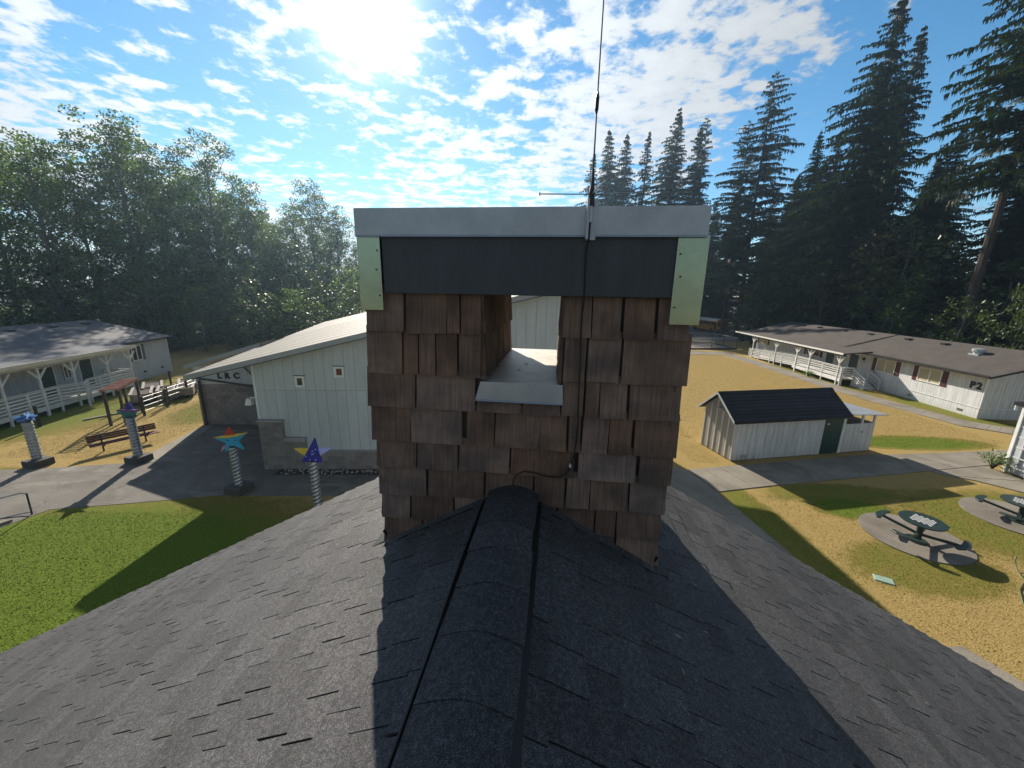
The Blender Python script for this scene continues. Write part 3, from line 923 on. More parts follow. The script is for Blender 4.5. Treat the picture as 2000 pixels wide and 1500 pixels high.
cpts = [(au, av, 8.22), (au-0.002, av+0.004, 8.15), (0.122, BF-0.008, 8.09), (0.126, BF-0.006, 7.90), (0.128, BF-0.008, 7.868), (0.123, V0-0.032, 7.80), (0.122, V0-0.033, 7.70), (0.128, V0-0.036, 7.56), (0.130, V0-0.034, 7.41), (0.133, V0-0.036, 7.25), (0.134, V0-0.034, 7.13), (0.124, V0-0.034, 7.03), (0.110, V0-0.036, 6.962), (0.088, V0-0.04, 6.915), (0.05, V0-0.045, 6.893), (0.0, V0-0.045, 6.890), (-0.05, V0-0.045, 6.897), (-0.10, V0-0.045, 6.910), (-0.15, V0-0.045, 6.913), (-0.19, V0-0.05, 6.893), (-0.206, V0-0.055, 6.862), (-0.209, V0-0.06, 6.835)]
cbl.tube(cpts, 0.0036, 8)
co = cbl.obj('cable', 'rubber', None, True)
co.rotation_euler = (0, 0, -AZ)
tag(co, 'black coaxial cable running down the front of the shingled tower', 'cable')
MB().box(0.100, 0.112, V0-0.046, V0-0.028, 6.956, 6.972).obj('cable_clip', 'bus_white', co)

rc = MB().tube([roofpt(-1, 0.176+0.004*math.sin(i*1.7), -1.2+i*0.32, 0.026) for i in range(10)] + [roofpt(-1, 0.168, 1.93, 0.03)], 0.0065, 8).obj('cable', 'rubber', None, True)
rc.rotation_euler = (0, 0, -AZ)
tag(rc, 'thin black cable lying along the left side of the roof ridge', 'cable')

# ================================================================== LRC BUILDING (white boards, stepped block base)
lr = empty('library_building', (-10.93, 15.77, 0), R(2))
tag(lr, 'white vertical board building with stepped block base and LRC sign', 'building')
UW = 15.2
def rakez(u): return 4.20 + 0.2495*(u+2.37)       # underside of the roof at the front wall
MB().prism([(0.03, 0.03, 0), (UW, 0.03, 0), (UW, 0.03, rakez(UW)-0.02), (0.03, 0.03, rakez(0)-0.02)], (0, 13, 0)).obj('wall_core', 'mortar', lr)
def stepz(u):
    return 2.31 if u < 1.04 else (1.51 if u < 1.92 else 0.89)
bw = 0.425
u = 0.0
while u < UW-0.05:
    for a, b in ((u, min(u+bw, UW)),):
        zb = max(stepz(a+0.01), stepz(b-0.01)) if (stepz(a+0.01) != stepz(b-0.01)) else stepz(a+0.01)
        segs = [(a, b)]
        for cut in (1.04, 1.92):
            if a < cut-0.01 and b > cut+0.01:
                segs = [(a, cut), (cut, b)]
        seam = 3.63
        for (p, q) in segs:
            z0 = stepz((p+q)/2)+0.012
            e0 = 0.005 if p == a else 0.0
            e1 = 0.005 if q == b else 0.0
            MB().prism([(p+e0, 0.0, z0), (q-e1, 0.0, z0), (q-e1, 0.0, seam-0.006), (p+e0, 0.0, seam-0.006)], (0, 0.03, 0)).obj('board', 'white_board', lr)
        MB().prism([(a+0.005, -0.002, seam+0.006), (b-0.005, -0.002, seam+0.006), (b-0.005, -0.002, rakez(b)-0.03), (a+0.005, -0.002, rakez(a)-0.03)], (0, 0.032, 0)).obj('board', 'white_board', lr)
    u += bw
MB().prism([(-0.03, -0.02, 2.33), (0.06, -0.02, 2.33), (0.06, -0.02, rakez(0.06)-0.03), (-0.03, -0.02, rakez(-0.03)-0.03)], (0, 0.06, 0)).obj('corner_board', 'white_paint', lr)
# left wall of this volume
MB().prism([(0.0, 0.06, 0), (0.0, 6.0, 0), (0.0, 6.0, rakez(0)+0.3), (0.0, 0.06, rakez(0)-0.04)], (0.025, 0, 0)).obj('side_wall', 'white_board', lr)
# blocks
CW, CH = 0.40, 0.2222
def blocks(u0, u1, z0, nrow, y, parent, depth=0.16):
    for r_ in range(nrow):
        x = u0 - (CW/2 if r_ % 2 else 0)
        while x < u1-0.02:
            a, b = max(x, u0), min(x+CW, u1)
            if b-a > 0.04:
                d = rnd.uniform(-0.003, 0.003)
                boxp('block', 'block', parent, a+0.005, b-0.005, y+d, y+depth, z0+r_*CH+0.005, z0+(r_+1)*CH-0.005)
            x += CW
blk = boxp('block_base', 'mortar', lr, 0.005, UW, -0.110, -0.002, 0, 0.88)
blocks(0.0, 12.0, 0.0, 4, -0.118, blk, 0.05)
blk2 = MB(); blk2.box(0.005, 1.035, -0.110, -0.002, 0.882, 2.22); blk2.box(1.037, 1.91, -0.110, -0.002, 0.882, 1.44)
blk2 = blk2.obj('block_base', 'mortar', lr)
blocks(0.0, 1.92, 0.889, 2, -0.118, blk2, 0.05)
blocks(0.0, 1.04, 0.889+2*CH, 4, -0.118, blk2, 0.05)
for a, b, z in ((-0.07, 1.06, 2.225), (1.045, 1.95, 1.443), (1.93, UW, 0.885)):
    boxp('block_cap', 'mortar', lr, a, b, -0.135, 0.004, z, z+0.075 if z > 1 else z+0.03)
# two little square windows
for (a, b, z0, z1, pm) in ((1.73, 2.13, 3.77, 4.26, 'dark_glass'), (3.40, 3.82, 4.22, 4.69, 'rust_wood')):
    w = MB()
    w.box(a, b, -0.05, -0.004, z0, z0+0.09); w.box(a, b, -0.05, -0.004, z1-0.09, z1)
    w.box(a, a+0.09, -0.048, -0.004, z0+0.09, z1-0.09); w.box(b-0.09, b, -0.048, -0.004, z0+0.09, z1-0.09)
    wo = w.obj('window_frame', 'white_paint', lr)
    boxp('pane', pm, wo, a+0.09, b-0.09, -0.012, -0.006, z0+0.09, z1-0.09)
    boxp('drip_cap', 'dark_trim', wo, a-0.04, b+0.04, -0.06, -0.004, z1+0.002, z1+0.022)
# roof: pitched up to the right and slightly to the back
RB = 0.085
def rz(u, v): return rakez(u) + RB*(v+0.5)
def roof_poly(pts, th, name, mat):
    return MB().prism([(u, v, rz(u, v)) for u, v in pts], (0, 0, th)).obj(name, mat, lr)
roof_poly([(-2.40, -0.5), (UW+0.5, -0.5), (UW+0.5, 13), (-2.40, 13)], 0.15, 'roof', 'membrane')
MB().prism([(-2.44, -0.53, rakez(-2.44)-0.05), (UW+0.5, -0.53, rakez(UW+0.5)-0.05), (UW+0.5, -0.53, rakez(UW+0.5)+0.165), (-2.44, -0.53, rakez(-2.44)+0.165)], (0, 0.028, 0)).obj('fascia', 'grey_fascia', lr)
MB().prism([(-2.40, -0.515, rakez(-2.4)-0.085), (UW+0.5, -0.515, rakez(UW+0.5)-0.085), (UW+0.5, -0.515, rakez(UW+0.5)-0.052), (-2.40, -0.515, rakez(-2.40)-0.052)], (0, 0.02, 0)).obj('drip_edge', 'dark_trim', lr)
MB().prism([(-2.44, -0.50, rz(-2.44, -0.5)-0.05), (-2.44, 13, rz(-2.44, 13)-0.05), (-2.44, 13, rz(-2.44, 13)+0.163), (-2.44, -0.50, rz(-2.44, -0.5)+0.163)], (0.03, 0, 0)).obj('fascia', 'grey_fascia', lr)
# membrane lap seams
for i in range(1, 9):
    v = -0.5 + i*0.95
    MB().prism([(-2.38, v, rz(-2.38, v)+0.1505), (UW, v, rz(UW, v)+0.1505), (UW, v+0.05, rz(UW, v+0.05)+0.1505), (-2.38, v+0.05, rz(-2.38, v+0.05)+0.1505)], (0, 0, 0.006)).obj('roof_seam', 'membrane', lr)
# entry wing behind, on the left
ew = boxp('entry_wall', 'mortar', lr, -6.9, -1.0, 5.72, 5.95, 0, 2.44)
blocks(-6.9, -3.0, 0.0, 11, 5.70, ew, 0.06)
u = -6.9
while u < -0.05:
    a, b = u, min(u+0.425, 0)
    zt = lambda q: min(3.50 + 0.30*(q+6.6), 5.0)
    MB().prism([(a+0.004, 5.68, 2.45), (b-0.004, 5.68, 2.45), (b-0.004, 5.68, zt(b)), (a+0.004, 5.68, zt(a))], (0, 0.05, 0)).obj('board', 'white_board', lr)
    u += 0.425
def roof2z(u): return 3.56 + 0.307*(u+6.6)
MB().prism([(-6.6, 4.75, roof2z(-6.6)), (-2.3, 4.75, roof2z(-2.3)), (-2.3, 13.5, roof2z(-2.3)), (-6.6, 13.5, roof2z(-6.6))], (0, 0, 0.14)).obj('entry_roof', 'membrane', lr)
MB().prism([(-6.63, 4.72, roof2z(-6.63)-0.06), (-2.45, 4.72, roof2z(-2.45)-0.06), (-2.45, 4.72, roof2z(-2.45)+0.15), (-6.63, 4.72, roof2z(-6.63)+0.15)], (0, 0.028, 0)).obj('fascia', 'grey_fascia', lr)
# tie rods in front of the sign
MB().beam((-6.8, 5.58, 2.82), (-3.0, 5.58, 2.27), 0.07, 0.08).obj('tie_beam', 'dark_trim', lr)
MB().beam((-4.25, 5.56, 3.75), (-2.9, 5.56, 2.25), 0.05, 0.06).obj('tie_beam', 'dark_trim', lr)
for px_ in (-6.6,):
    boxp('post', 'dark_wood', lr, px_-0.05, px_+0.05, 5.5, 5.6, 0, 2.70)
def letters(txt, size, parent, origin, xdir, mat, gap=0.0, bold=0.012, ext=0.012):
    """each letter its own mesh part; xdir = local unit vector of the reading direction, z is up"""
    x = 0.0
    xd = Vector(xdir); zd = Vector((0, 0, 1)); nd = xd.cross(zd)
    M = Matrix(((xd.x, zd.x, nd.x, 0), (xd.y, zd.y, nd.y, 0), (xd.z, zd.z, nd.z, 0), (0, 0, 0, 1)))
    for ch in txt:
        cu = bpy.data.curves.new('letter', 'FONT')
        cu.body = ch; cu.size = size; cu.extrude = ext; cu.offset = bold
        to = bpy.data.objects.new('tmp', cu)
        COL.objects.link(to)
        bpy.context.view_layer.update()
        me = bpy.data.meshes.new_from_object(to.evaluated_get(bpy.context.evaluated_depsgraph_get()))
        w = max((vv.co.x for vv in me.vertices), default=0.3)
        bpy.data.objects.remove(to); 
        me.name = 'letter'; me.materials.clear(); me.materials.append(MATS[mat])
        o = put('letter', me, parent)
        o.matrix_local = Matrix.Translation(Vector(origin) + xd*x) @ M
        x += w + gap
letters('LRC', 0.46, lr, (-5.62, 5.66, 2.80), (1, 0, 0), 'black_paint', 0.17, 0.022, 0.015)
# wall lamp, planter shrub near the entry
lamp = empty('wall_lamp', (-10.93-0.42, 15.95, 3.05), R(2))
tag(lamp, 'white hooded floodlight on the corner of the LRC building', 'lamp')
MB().box(0.05, 0.42, -0.02, 0.06, 0.16, 0.20).obj('arm', 'white_paint', lamp)
MB().prism([(-0.16, -0.12, -0.14), (0.12, -0.12, -0.14), (0.12, -0.12, 0.14), (-0.06, -0.12, 0.18)], (0, 0.24, 0)).obj('hood', 'white_paint', lamp)

bed = kind(MB().box(0.7, UW, -0.62, -0.125, -0.02, 0.03).obj('gravel_bed', 'soil'), 'structure')
bed.location = lr.location; bed.rotation_euler = lr.rotation_euler
peb = MB()
for i in range(120):
    x, y = rnd.uniform(0.9, 6.5), rnd.uniform(-0.6, -0.2)
    r_ = rnd.uniform(0.02, 0.055)
    peb.tube([(x, y, 0.025), (x+rnd.uniform(-.01, .01), y, 0.03+r_*0.5), (x, y, 0.03+r_)], [r_, r_*0.9, r_*0.35], 6)
po = kind(peb.obj('pebbles', 'mortar'), 'stuff'); po.location = lr.location; po.rotation_euler = lr.rotation_euler
deb = MB()
for i in range(70):
    side = rnd.choice((-1, 1)); s_ = rnd.uniform(0.3, 6.0); v_ = rnd.uniform(0.4, 3.5)
    if s_ < 1.0 and v_ > 1.9: continue
    a_ = rnd.uniform(0, 3.14); l_ = rnd.uniform(0.006, 0.025); w_ = rnd.uniform(0.003, 0.008)
    deb.add([roofpt(side, s_+l_*math.cos(a_), v_+l_*math.sin(a_), 0.021), roofpt(side, s_-w_*math.sin(a_), v_+w_*math.cos(a_), 0.024), roofpt(side, s_-l_*math.cos(a_), v_-l_*math.sin(a_), 0.021), roofpt(side, s_+w_*math.sin(a_), v_-w_*math.cos(a_), 0.02)], [(0, 1, 2, 3)])
do_ = kind(deb.obj('roof_litter', 'pale_board', None, fix=False), 'stuff'); do_.rotation_euler = (0, 0, -AZ)

# ================================================================== PORTABLE CLASSROOMS
def window_unit(parent, t0, t1, z0, z1, out, shutters=0.42, blind='blind', sm='maroon', both=True):
    """window in the wall plane x=0 of a portable; `out` is -1 or +1 for the outward x direction"""
    f = 0.07
    X0, X1 = out*0.004, out*0.055
    w = MB()
    w.box(X0, X1, t0, t1, z0, z0+f); w.box(X0, X1, t0, t1, z1-f, z1)
    w.box(X0, X1*0.96, t0, t0+f, z0+f, z1-f); w.box(X0, X1*0.96, t1-f, t1, z0+f, z1-f)
    m = (t0+t1)/2
    w.box(X0, X1*0.96, m-f/2, m+f/2, z0+f, z1-f)
    wo = w.obj('window_frame', 'white_paint', parent)
    for a, b in ((t0+f, m-f/2), (m+f/2, t1-f)):
        boxp('pane', blind, wo, X0, out*0.018, a, b, z0+f, z1-f)
    for a, b in ((t0-shutters, t0-0.015), (t1+0.015, t1+shutters)):
        sh = boxp('shutter', sm, parent, X0, out*0.035, a, b, z0-0.03, z1+0.03)
def door_unit(parent, t0, t1, z0, z1, out):
    d = MB()
    d.box(out*0.004, out*0.05, t0-0.07, t0, z0, z1+0.07); d.box(out*0.004, out*0.05, t1, t1+0.07, z0, z1+0.07)
    d.box(out*0.004, out*0.05, t0, t1, z1, z1+0.07)
    fo = d.obj('door_frame', 'white_paint', parent)
    do = boxp('door', 'green_door', parent, out*0.004, out*0.03, t0, t1, z0, z1)
    MB().tube([(out*0.03, t0+0.1, z0+1.0), (out*0.08, t0+0.1, z0+1.0)], 0.03, 8).obj('handle', 'steel', do)
def y_post(parent, x, t, z0, z1, w=0.10, brace=True):
    p = boxp('porch_post', 'rail_paint', parent, x-w/2, x+w/2, t-w/2, t+w/2, z0, z1)
    if brace:
        for s_ in (-1, 1):
            MB().beam((x, t+s_*0.05, z1-0.62), (x, t+s_*0.52, z1-0.06), 0.08, 0.09).obj('brace', 'rail_paint', p)
def railing(parent, pts, zt, hb=0.09, nb=4, post=0.09, drop=0.0, below=True):
    """posts + horizontal boards along a polyline of (x, t, zfloor, zground)"""
    for i, (x, t, zf, zg) in enumerate(pts):
        boxp('rail_post', 'rail_paint', parent, x-post/2, x+post/2, t-post/2, t+post/2, zg, zf+zt)
        if i == len(pts)-1:
            break
        x2, t2, zf2, zg2 = pts[i+1]
        d = Vector((x2-x, t2-t, 0)).normalized()
        off = Vector((d.y, -d.x, 0))*0.0
        A, B_ = Vector((x, t, zf))+d*0.045, Vector((x2, t2, zf2))-d*0.045
        for k in range(nb):
            h = 0.16 + (zt-0.24)*k/(nb-1)
            MB().beam(A+Vector((0, 0, h)), B_+Vector((0, 0, h)), 0.035, hb).obj('rail_board', 'rail_paint', parent)
        MB().beam(A+Vector((0, 0, zt+0.022)), B_+Vector((0, 0, zt+0.022)), 0.13, 0.04).obj('handrail', 'rail_paint', parent)
def roof_vent(parent, x, t, z):
    b = MB(); b.box(x-0.16, x+0.16, t-0.2, t+0.2, z-0.02, z+0.10); b.box(x-0.2, x+0.2, t-0.25, t+0.25, z+0.10, z+0.14)
    b.obj('roof_vent', 'dark_trim', parent)

# ---- right-hand portable (P2); local y runs away from the camera along the long wall, outward is -x
p2 = empty('portable_classroom', (31.59, 24.94, 0), R(-4.8))
tag(p2, 'white portable classroom with brown roof, maroon shutters and P2 on the wall', 'building')
LP, DP = 28.7, 8.4
WZ = 3.12
RZ = 4.35
sd_ = MB(); sd_.box(0, 0.14, 0.14, LP, 0.72, WZ); sd_.obj('wall', 'white_siding', p2)
MB().prism([(0, 0, 0.72), (DP, 0, 0.72), (DP, 0, WZ), (DP/2, 0, RZ-0.1), (0, 0, WZ)], (0, 0.14, 0)).obj('end_wall', 'white_siding_end', p2)
MB().prism([(0.14, LP-0.14, 0.72), (DP, LP-0.14, 0.72), (DP, LP-0.14, WZ), (DP/2, LP-0.14, RZ-0.1), (0.14, LP-0.14, WZ)], (0, 0.13, 0)).obj('end_wall', 'white_siding_end', p2)
boxp('wall', 'white_siding', p2, DP-0.14, DP, 0.14, LP-0.14, 0.72, WZ)
boxp('skirt', 'white_siding', p2, 0.02, 0.14, 0.14, LP, 0.0, 0.70)
boxp('skirt', 'white_siding_end', p2, 0.02, DP, 0.02, 0.138, 0.0, 0.70)
boxp('belt_trim', 'white_paint', p2, -0.012, 0.0, 0.0, LP, 0.70, 0.74)
boxp('belt_trim', 'white_paint', p2, 0.0, DP, -0.012, 0.0, 0.70, 0.74)
boxp('corner_trim', 'white_paint', p2, -0.016, 0.06, -0.016, 0.06, 0.74, WZ-0.01)
for t in (1.0, 4.9, 8.3):
    boxp('crawl_vent', 'steel', p2, 0.004, 0.019, t, t+0.38, 0.22, 0.38)
OV = 0.75
for side, nm in ((0, 'near'), (1, 'far')):
    for a, b in ((-OV, 12.3), (12.33, LP+OV)):
        zE = WZ + 0.02
        sl_ = (RZ-zE)/(DP/2)
        x0, x1 = (-OV, DP/2) if side == 0 else (DP+OV, DP/2)
        zz0 = zE - OV*sl_
        lift = 0.02 if a > 0 else 0.0
        MB().prism([(x0, a, zz0+lift), (x1, a, RZ+lift), (x1, b, RZ+lift), (x0, b, zz0+lift)], (0, 0, 0.10)).obj('roof', 'brown_shingle', p2)
boxp('roof_seam', 'dark_trim', p2, -OV-0.02, -OV-0.01, 12.28, 12.33, WZ-0.1, WZ+0.02)
MB().prism([(-OV-0.004, 12.30, WZ-0.02), (DP/2, 12.30, RZ+0.1), (DP/2, 12.36, RZ+0.1), (-OV-0.004, 12.36, WZ-0.02)], (0, 0, 0.045)).obj('roof_seam', 'dark_trim', p2)
boxp('gutter', 'dark_trim', p2, -OV-0.08, -OV-0.004, -OV, 11.5, WZ-0.13, WZ-0.02)
for x0, x1 in ((-OV, DP/2), (DP+OV, DP/2)):
    sl_ = (RZ-WZ-0.02)/(DP/2)
    z0 = WZ+0.02-OV*sl_
    MB().prism([(x0, -OV-0.03, z0-0.03), (x1, -OV-0.03, RZ-0.03), (x1, -OV-0.03, RZ+0.105), (x0, -OV-0.03, z0+0.105)], (0, 0.028, 0)).obj('rake_trim', 'dark_trim', p2)
for t in (1.2, 7.0, 10.3, 14.5, 18.0, 22.0, 25.0):
    roof_vent(p2, DP/2-0.8, t, RZ-0.14)
fanb = MB(); fanb.box(2.2, 2.9, 3.2, 3.9, 3.75, 3.98); fan = fanb.obj('roof_fan', 'galvanised', p2)
MB().tube([(2.55, 3.55, 3.98), (2.55, 3.55, 4.12), (2.55, 3.55, 4.14), (2.55, 3.55, 4.34), (2.55, 3.55, 4.40)], [0.26, 0.26, 0.36, 0.36, 0.1], 14).obj('fan_hood', 'galvanised', fan)
MB().box(2.0, 3.1, 3.0, 4.1, 3.73, 3.76).obj('fan_base', 'white_paint', fan)
window_unit(p2, 2.95, 4.80, 1.62, 2.70, -1)
window_unit(p2, 6.85, 8.75, 1.58, 2.68, -1)
window_unit(p2, 16.0, 18.1, 1.60, 2.62, -1, blind='dark_glass')
window_unit(p2, 26.0, 28.0, 1.60, 2.66, -1)
door_unit(p2, 10.75, 11.85, 0.72, 2.62, -1)
door_unit(p2, 13.85, 15.0, 0.72, 2.56, -1)
boxp('wall_light', 'dark_trim', p2, -0.12, 0, 10.1, 10.25, 2.25, 2.5)
boxp('notice_plate', 'grey_wall', p2, -0.02, 0, 10.08, 10.3, 2.0, 2.2)
letters('P2', 0.62, p2, (-0.02, 0.98, 1.98), (0, -1, 0), 'black_paint', 0.08, 0.03, 0.015)
# porch
PX = -2.45
pr = MB()
pr.prism([(-0.36, 9.0, WZ+0.0), (PX-0.3, 9.0, 2.86), (PX-0.3, LP+0.5, 2.86), (-0.36, LP+0.5, WZ+0.0)], (0, 0, 0.10))
pr.obj('porch_roof', 'brown_shingle', p2)
boxp('porch_fascia', 'rail_paint', p2, PX-0.34, PX-0.302, 8.98, LP+0.52, 2.84, 3.0)
boxp('porch_beam', 'green_door', p2, PX-0.06, PX+0.06, 9.1, LP+0.3, 2.68, 2.85)
boxp('deck', 'rail_paint', p2, PX, -0.02, 9.2, 16.2, 0.58, 0.68)
boxp('deck_skirt', 'rail_paint', p2, PX-0.03, PX-0.002, 9.2, 16.2, 0.36, 0.68)
MB().prism([(PX, 16.2, 0.57), (-0.9, 16.2, 0.57), (-0.9, 25.4, 0.02), (PX, 25.4, 0.02)], (0, 0, 0.10)).obj('ramp', 'rail_paint', p2)
for t in (9.6, 13.6, 15.7, 19.6, 24.6):
    zf = 0.68 if t < 16.2 else 0.68 - (t-16.2)*0.06
    y_post(p2, PX-0.02, t, 0.0, 2.70)
railing(p2, [(PX, 9.2, 0.68, 0), (PX, 11.6, 0.68, 0), (PX, 13.6, 0.68, 0), (PX, 15.8, 0.66, 0), (PX, 18.2, 0.53, 0), (PX, 20.6, 0.39, 0), (PX, 23.0, 0.25, 0), (PX, 25.4, 0.10, 0)], 1.0, nb=5)
railing(p2, [(-0.88, 16.3, 0.66, 0), (-0.88, 19.3, 0.48, 0), (-0.88, 22.3, 0.30, 0), (-0.88, 25.3, 0.10, 0)], 1.0, nb=4)
railing(p2, [(PX+0.06, 9.12, 0.68, 0), (PX+1.0, 9.12, 0.68, 0)], 1.0, nb=5)
for k in range(4):
    boxp('step', 'rail_paint', p2, PX+1.05, PX+2.2, 9.1-0.30*(k+1), 9.1-0.30*k, 0.0, 0.54-0.15*k)
railing(p2, [(PX+1.0, 9.1, 0.60, 0), (PX+1.0, 7.75, 0.02, 0)], 0.92, nb=4)
railing(p2, [(PX+2.25, 9.1, 0.60, 0), (PX+2.25, 7.75, 0.02, 0)], 0.92, nb=3)

# ---- left-hand portable; local y away from the camera, outward is +x
p1 = empty('portable_classroom', (-32.09, 35.42, 0), R(8))
tag(p1, 'shaded pale portable classroom with shade-tinted bluish roof and long railed porch', 'building')
L1, D1 = 24.0, 12.0
W1, R1 = 3.28, 4.66
boxp('wall', 'grey_siding', p1, -0.14, 0, -L1, -0.14, 0.0, W1)
MB().prism([(0, 0, 0), (-D1, 0, 0), (-D1, 0, W1), (-D1/2, 0, R1-0.1), (0, 0, W1)], (0, -0.13, 0)).obj('end_wall', 'grey_siding', p1)
boxp('corner_trim', 'white_paint', p1, -0.05, 0.014, -0.05, 0.014, 0, W1)
boxp('wall', 'grey_siding', p1, -D1, -D1+0.14, -L1, -0.14, 0, W1)
for x0, x1 in ((0.3, -D1/2), (-D1-0.3, -D1/2)):
    sl_ = (R1-W1)/(D1/2)
    z0 = W1 - 0.3*sl_
    MB().prism([(x0, -L1-0.3, z0), (x1, -L1-0.3, R1), (x1, 0.3, R1), (x0, 0.3, z0)], (0, 0, 0.09)).obj('roof', 'shaded_blue_shingle', p1)
boxp('gutter', 'dark_trim', p1, 0.304, 0.37, -6.2, 0.3, W1-0.12, W1+0.0)
for t in (-1.5, -4.3, -7.3, -10.4):
    roof_vent(p1, -D1/2+1.0, t, R1-0.2)
window_unit(p1, -4.15, -3.10, 1.68, 2.95, 1, 0.32, 'dark_glass', 'slate_shutter')
window_unit(p1, -9.95, -9.4, 1.5, 2.4, 1, 0.02, 'dark_glass', 'slate_shutter')
door_unit(p1, -8.75, -7.85, 0.62, 2.58, 1)
door_unit(p1, -11.5, -10.6, 0.62, 2.50, 1)
for t in (-1.3, -3.3):
    boxp('crawl_vent', 'dark_trim', p1, 0.002, 0.015, t, t+0.32, 0.55, 0.70)
Q = 1.9
MB().prism([(0.30, -L1, W1+0.12), (Q+0.3, -L1, W1-0.02), (Q+0.3, -6.5, W1-0.02), (0.30, -6.5, W1+0.12)], (0, 0, 0.08)).obj('porch_roof', 'shaded_blue_shingle', p1)
boxp('porch_fascia', 'cream_trim', p1, Q+0.302, Q+0.34, -L1, -6.5, W1-0.12, W1+0.1)
boxp('porch_beam', 'rail_paint', p1, Q-0.05, Q+0.05, -L1, -6.8, W1-0.30, W1-0.13)
boxp('deck', 'rail_paint', p1, 0.02, Q, -L1, -7.1, 0.50, 0.60)
boxp('deck_skirt', 'rail_paint', p1, Q+0.002, Q+0.03, -L1, -7.1, 0.34, 0.60)
for t in (-15.5, -13.5, -11.4, -8.9, -6.9):
    y_post(p1, Q, t, 0, W1-0.30)
railing(p1, [(Q, -21.0, 0.6, 0), (Q, -18.0, 0.6, 0), (Q, -15.5, 0.6, 0), (Q, -14.4, 0.6, 0), (Q, -13.45, 0.6, 0), (Q, -12.6, 0.6, 0), (Q+0.7, -11.6, 0.6, 0), (Q+0.02, -10.6, 0.6, 0), (Q, -9.7, 0.6, 0), (Q, -8.9, 0.6, 0), (Q, -7.1, 0.6, 0)], 1.02, nb=5)
railing(p1, [(Q, -7.05, 0.6, 0), (0.1, -7.05, 0.6, 0)], 1.02, nb=5)

# ================================================================== SHED
sh = empty('storage_shed', (10.74, 17.39, 0), R(11.0))
tag(sh, 'white storage shed with black gable roof and green door', 'shed')
SW, SD, SE, SR = 6.35, 2.25, 2.28, 3.22
MB().prism([(0, 0, 0.04), (0, SD, 0.04), (0, SD, SE), (0, SD/2, SR-0.1), (0, 0, SE)], (0.08, 0, 0)).obj('end_wall', 'shed_siding', sh)
MB().prism([(SW-0.08, 0, 0.04), (SW-0.08, SD, 0.04), (SW-0.08, SD, SE), (SW-0.08, SD/2, SR-0.1), (SW-0.08, 0, SE)], (0.08, 0, 0)).obj('end_wall', 'shed_siding', sh)
boxp('wall', 'shed_siding', sh, 0.085, 5.14, 0.0, 0.07, 0.04, SE)
boxp('wall', 'shed_siding', sh, 0.085, SW-0.085, SD-0.07, SD, 0.04, SE)
boxp('footing', 'old_concrete', sh, 0.02, 8.3, 0.02, SD-0.02, -0.02, 0.04)
d_ = boxp('door', 'green_door', sh, 5.15, 6.27, 0.01, 0.06, 0.05, SE-0.02)
MB().box(5.3, 5.42, -0.02, 0.01, 1.62, 1.68).obj('handle', 'white_paint', d_)
boxp('door_post', 'white_paint', sh, 6.28, 6.42, -0.02, 0.08, 0.04, SE-0.02)
# battens on the left end: proud, so that the raking sun picks them out
for i in range(6):
    y = 0.02 + i*(SD-0.1)/5.0
    zt = SE-0.06 + (SR-SE)*(1-abs(y+0.05-SD/2)/(SD/2)) - 0.10
    boxp('batten', 'white_paint', sh, -0.024, -0.001, y, y+0.06, 0.05, zt)
ncr = 9
OVS = 0.22
for side in (0, 1):
    for k in range(ncr):
        f0, f1 = k/ncr, (k+1)/ncr
        ya = SD/2 - f0*(SD/2+OVS) if side == 0 else SD/2 + f0*(SD/2+OVS)
        yb = SD/2 - f1*(SD/2+OVS) if side == 0 else SD/2 + f1*(SD/2+OVS)
        sl_ = (SR-SE)/(SD/2)
        za, zb = SR - f0*(SD/2+OVS)*sl_, SR - f1*(SD/2+OVS)*sl_
        MB().hexa([(-0.32, ya, za-0.06), (SW+0.15, ya, za-0.06), (SW+0.15, yb, zb-0.06), (-0.32, yb, zb-0.06), (-0.32, ya, za), (SW+0.15, ya, za), (SW+0.15, yb, zb+0.022), (-0.32, yb, zb+0.022)]).obj('shingle_course', 'black_shingle', sh)
MB().prism([(-0.33, SD/2-0.14, SR-0.09), (-0.33, SD/2, SR+0.03), (-0.33, SD/2+0.14, SR-0.09)], (SW+0.49, 0, 0)).obj('ridge_cap', 'black_shingle', sh)
sl_ = (SR-SE)/(SD/2)
for s_ in (-1, 1):
    e = SD/2 + OVS
    MB().prism([(-0.345, SD/2, SR-0.10), (-0.345, SD/2+s_*e, SR-e*sl_-0.10), (-0.345, SD/2+s_*e, SR-e*sl_+0.02), (-0.345, SD/2, SR+0.02)], (0.022, 0, 0)).obj('rake_board', 'white_paint', sh)
boxp('gutter', 'black_paint', sh, -0.3, SW+0.15, -OVS-0.07, -OVS-0.004, SR-(SD/2+OVS)*sl_-0.09, SR-(SD/2+OVS)*sl_-0.01)
MB().box(-0.16, -0.02, SD/2-0.3, SD/2+0.1, 2.34, 2.42).obj('security_light', 'galvanised', sh)
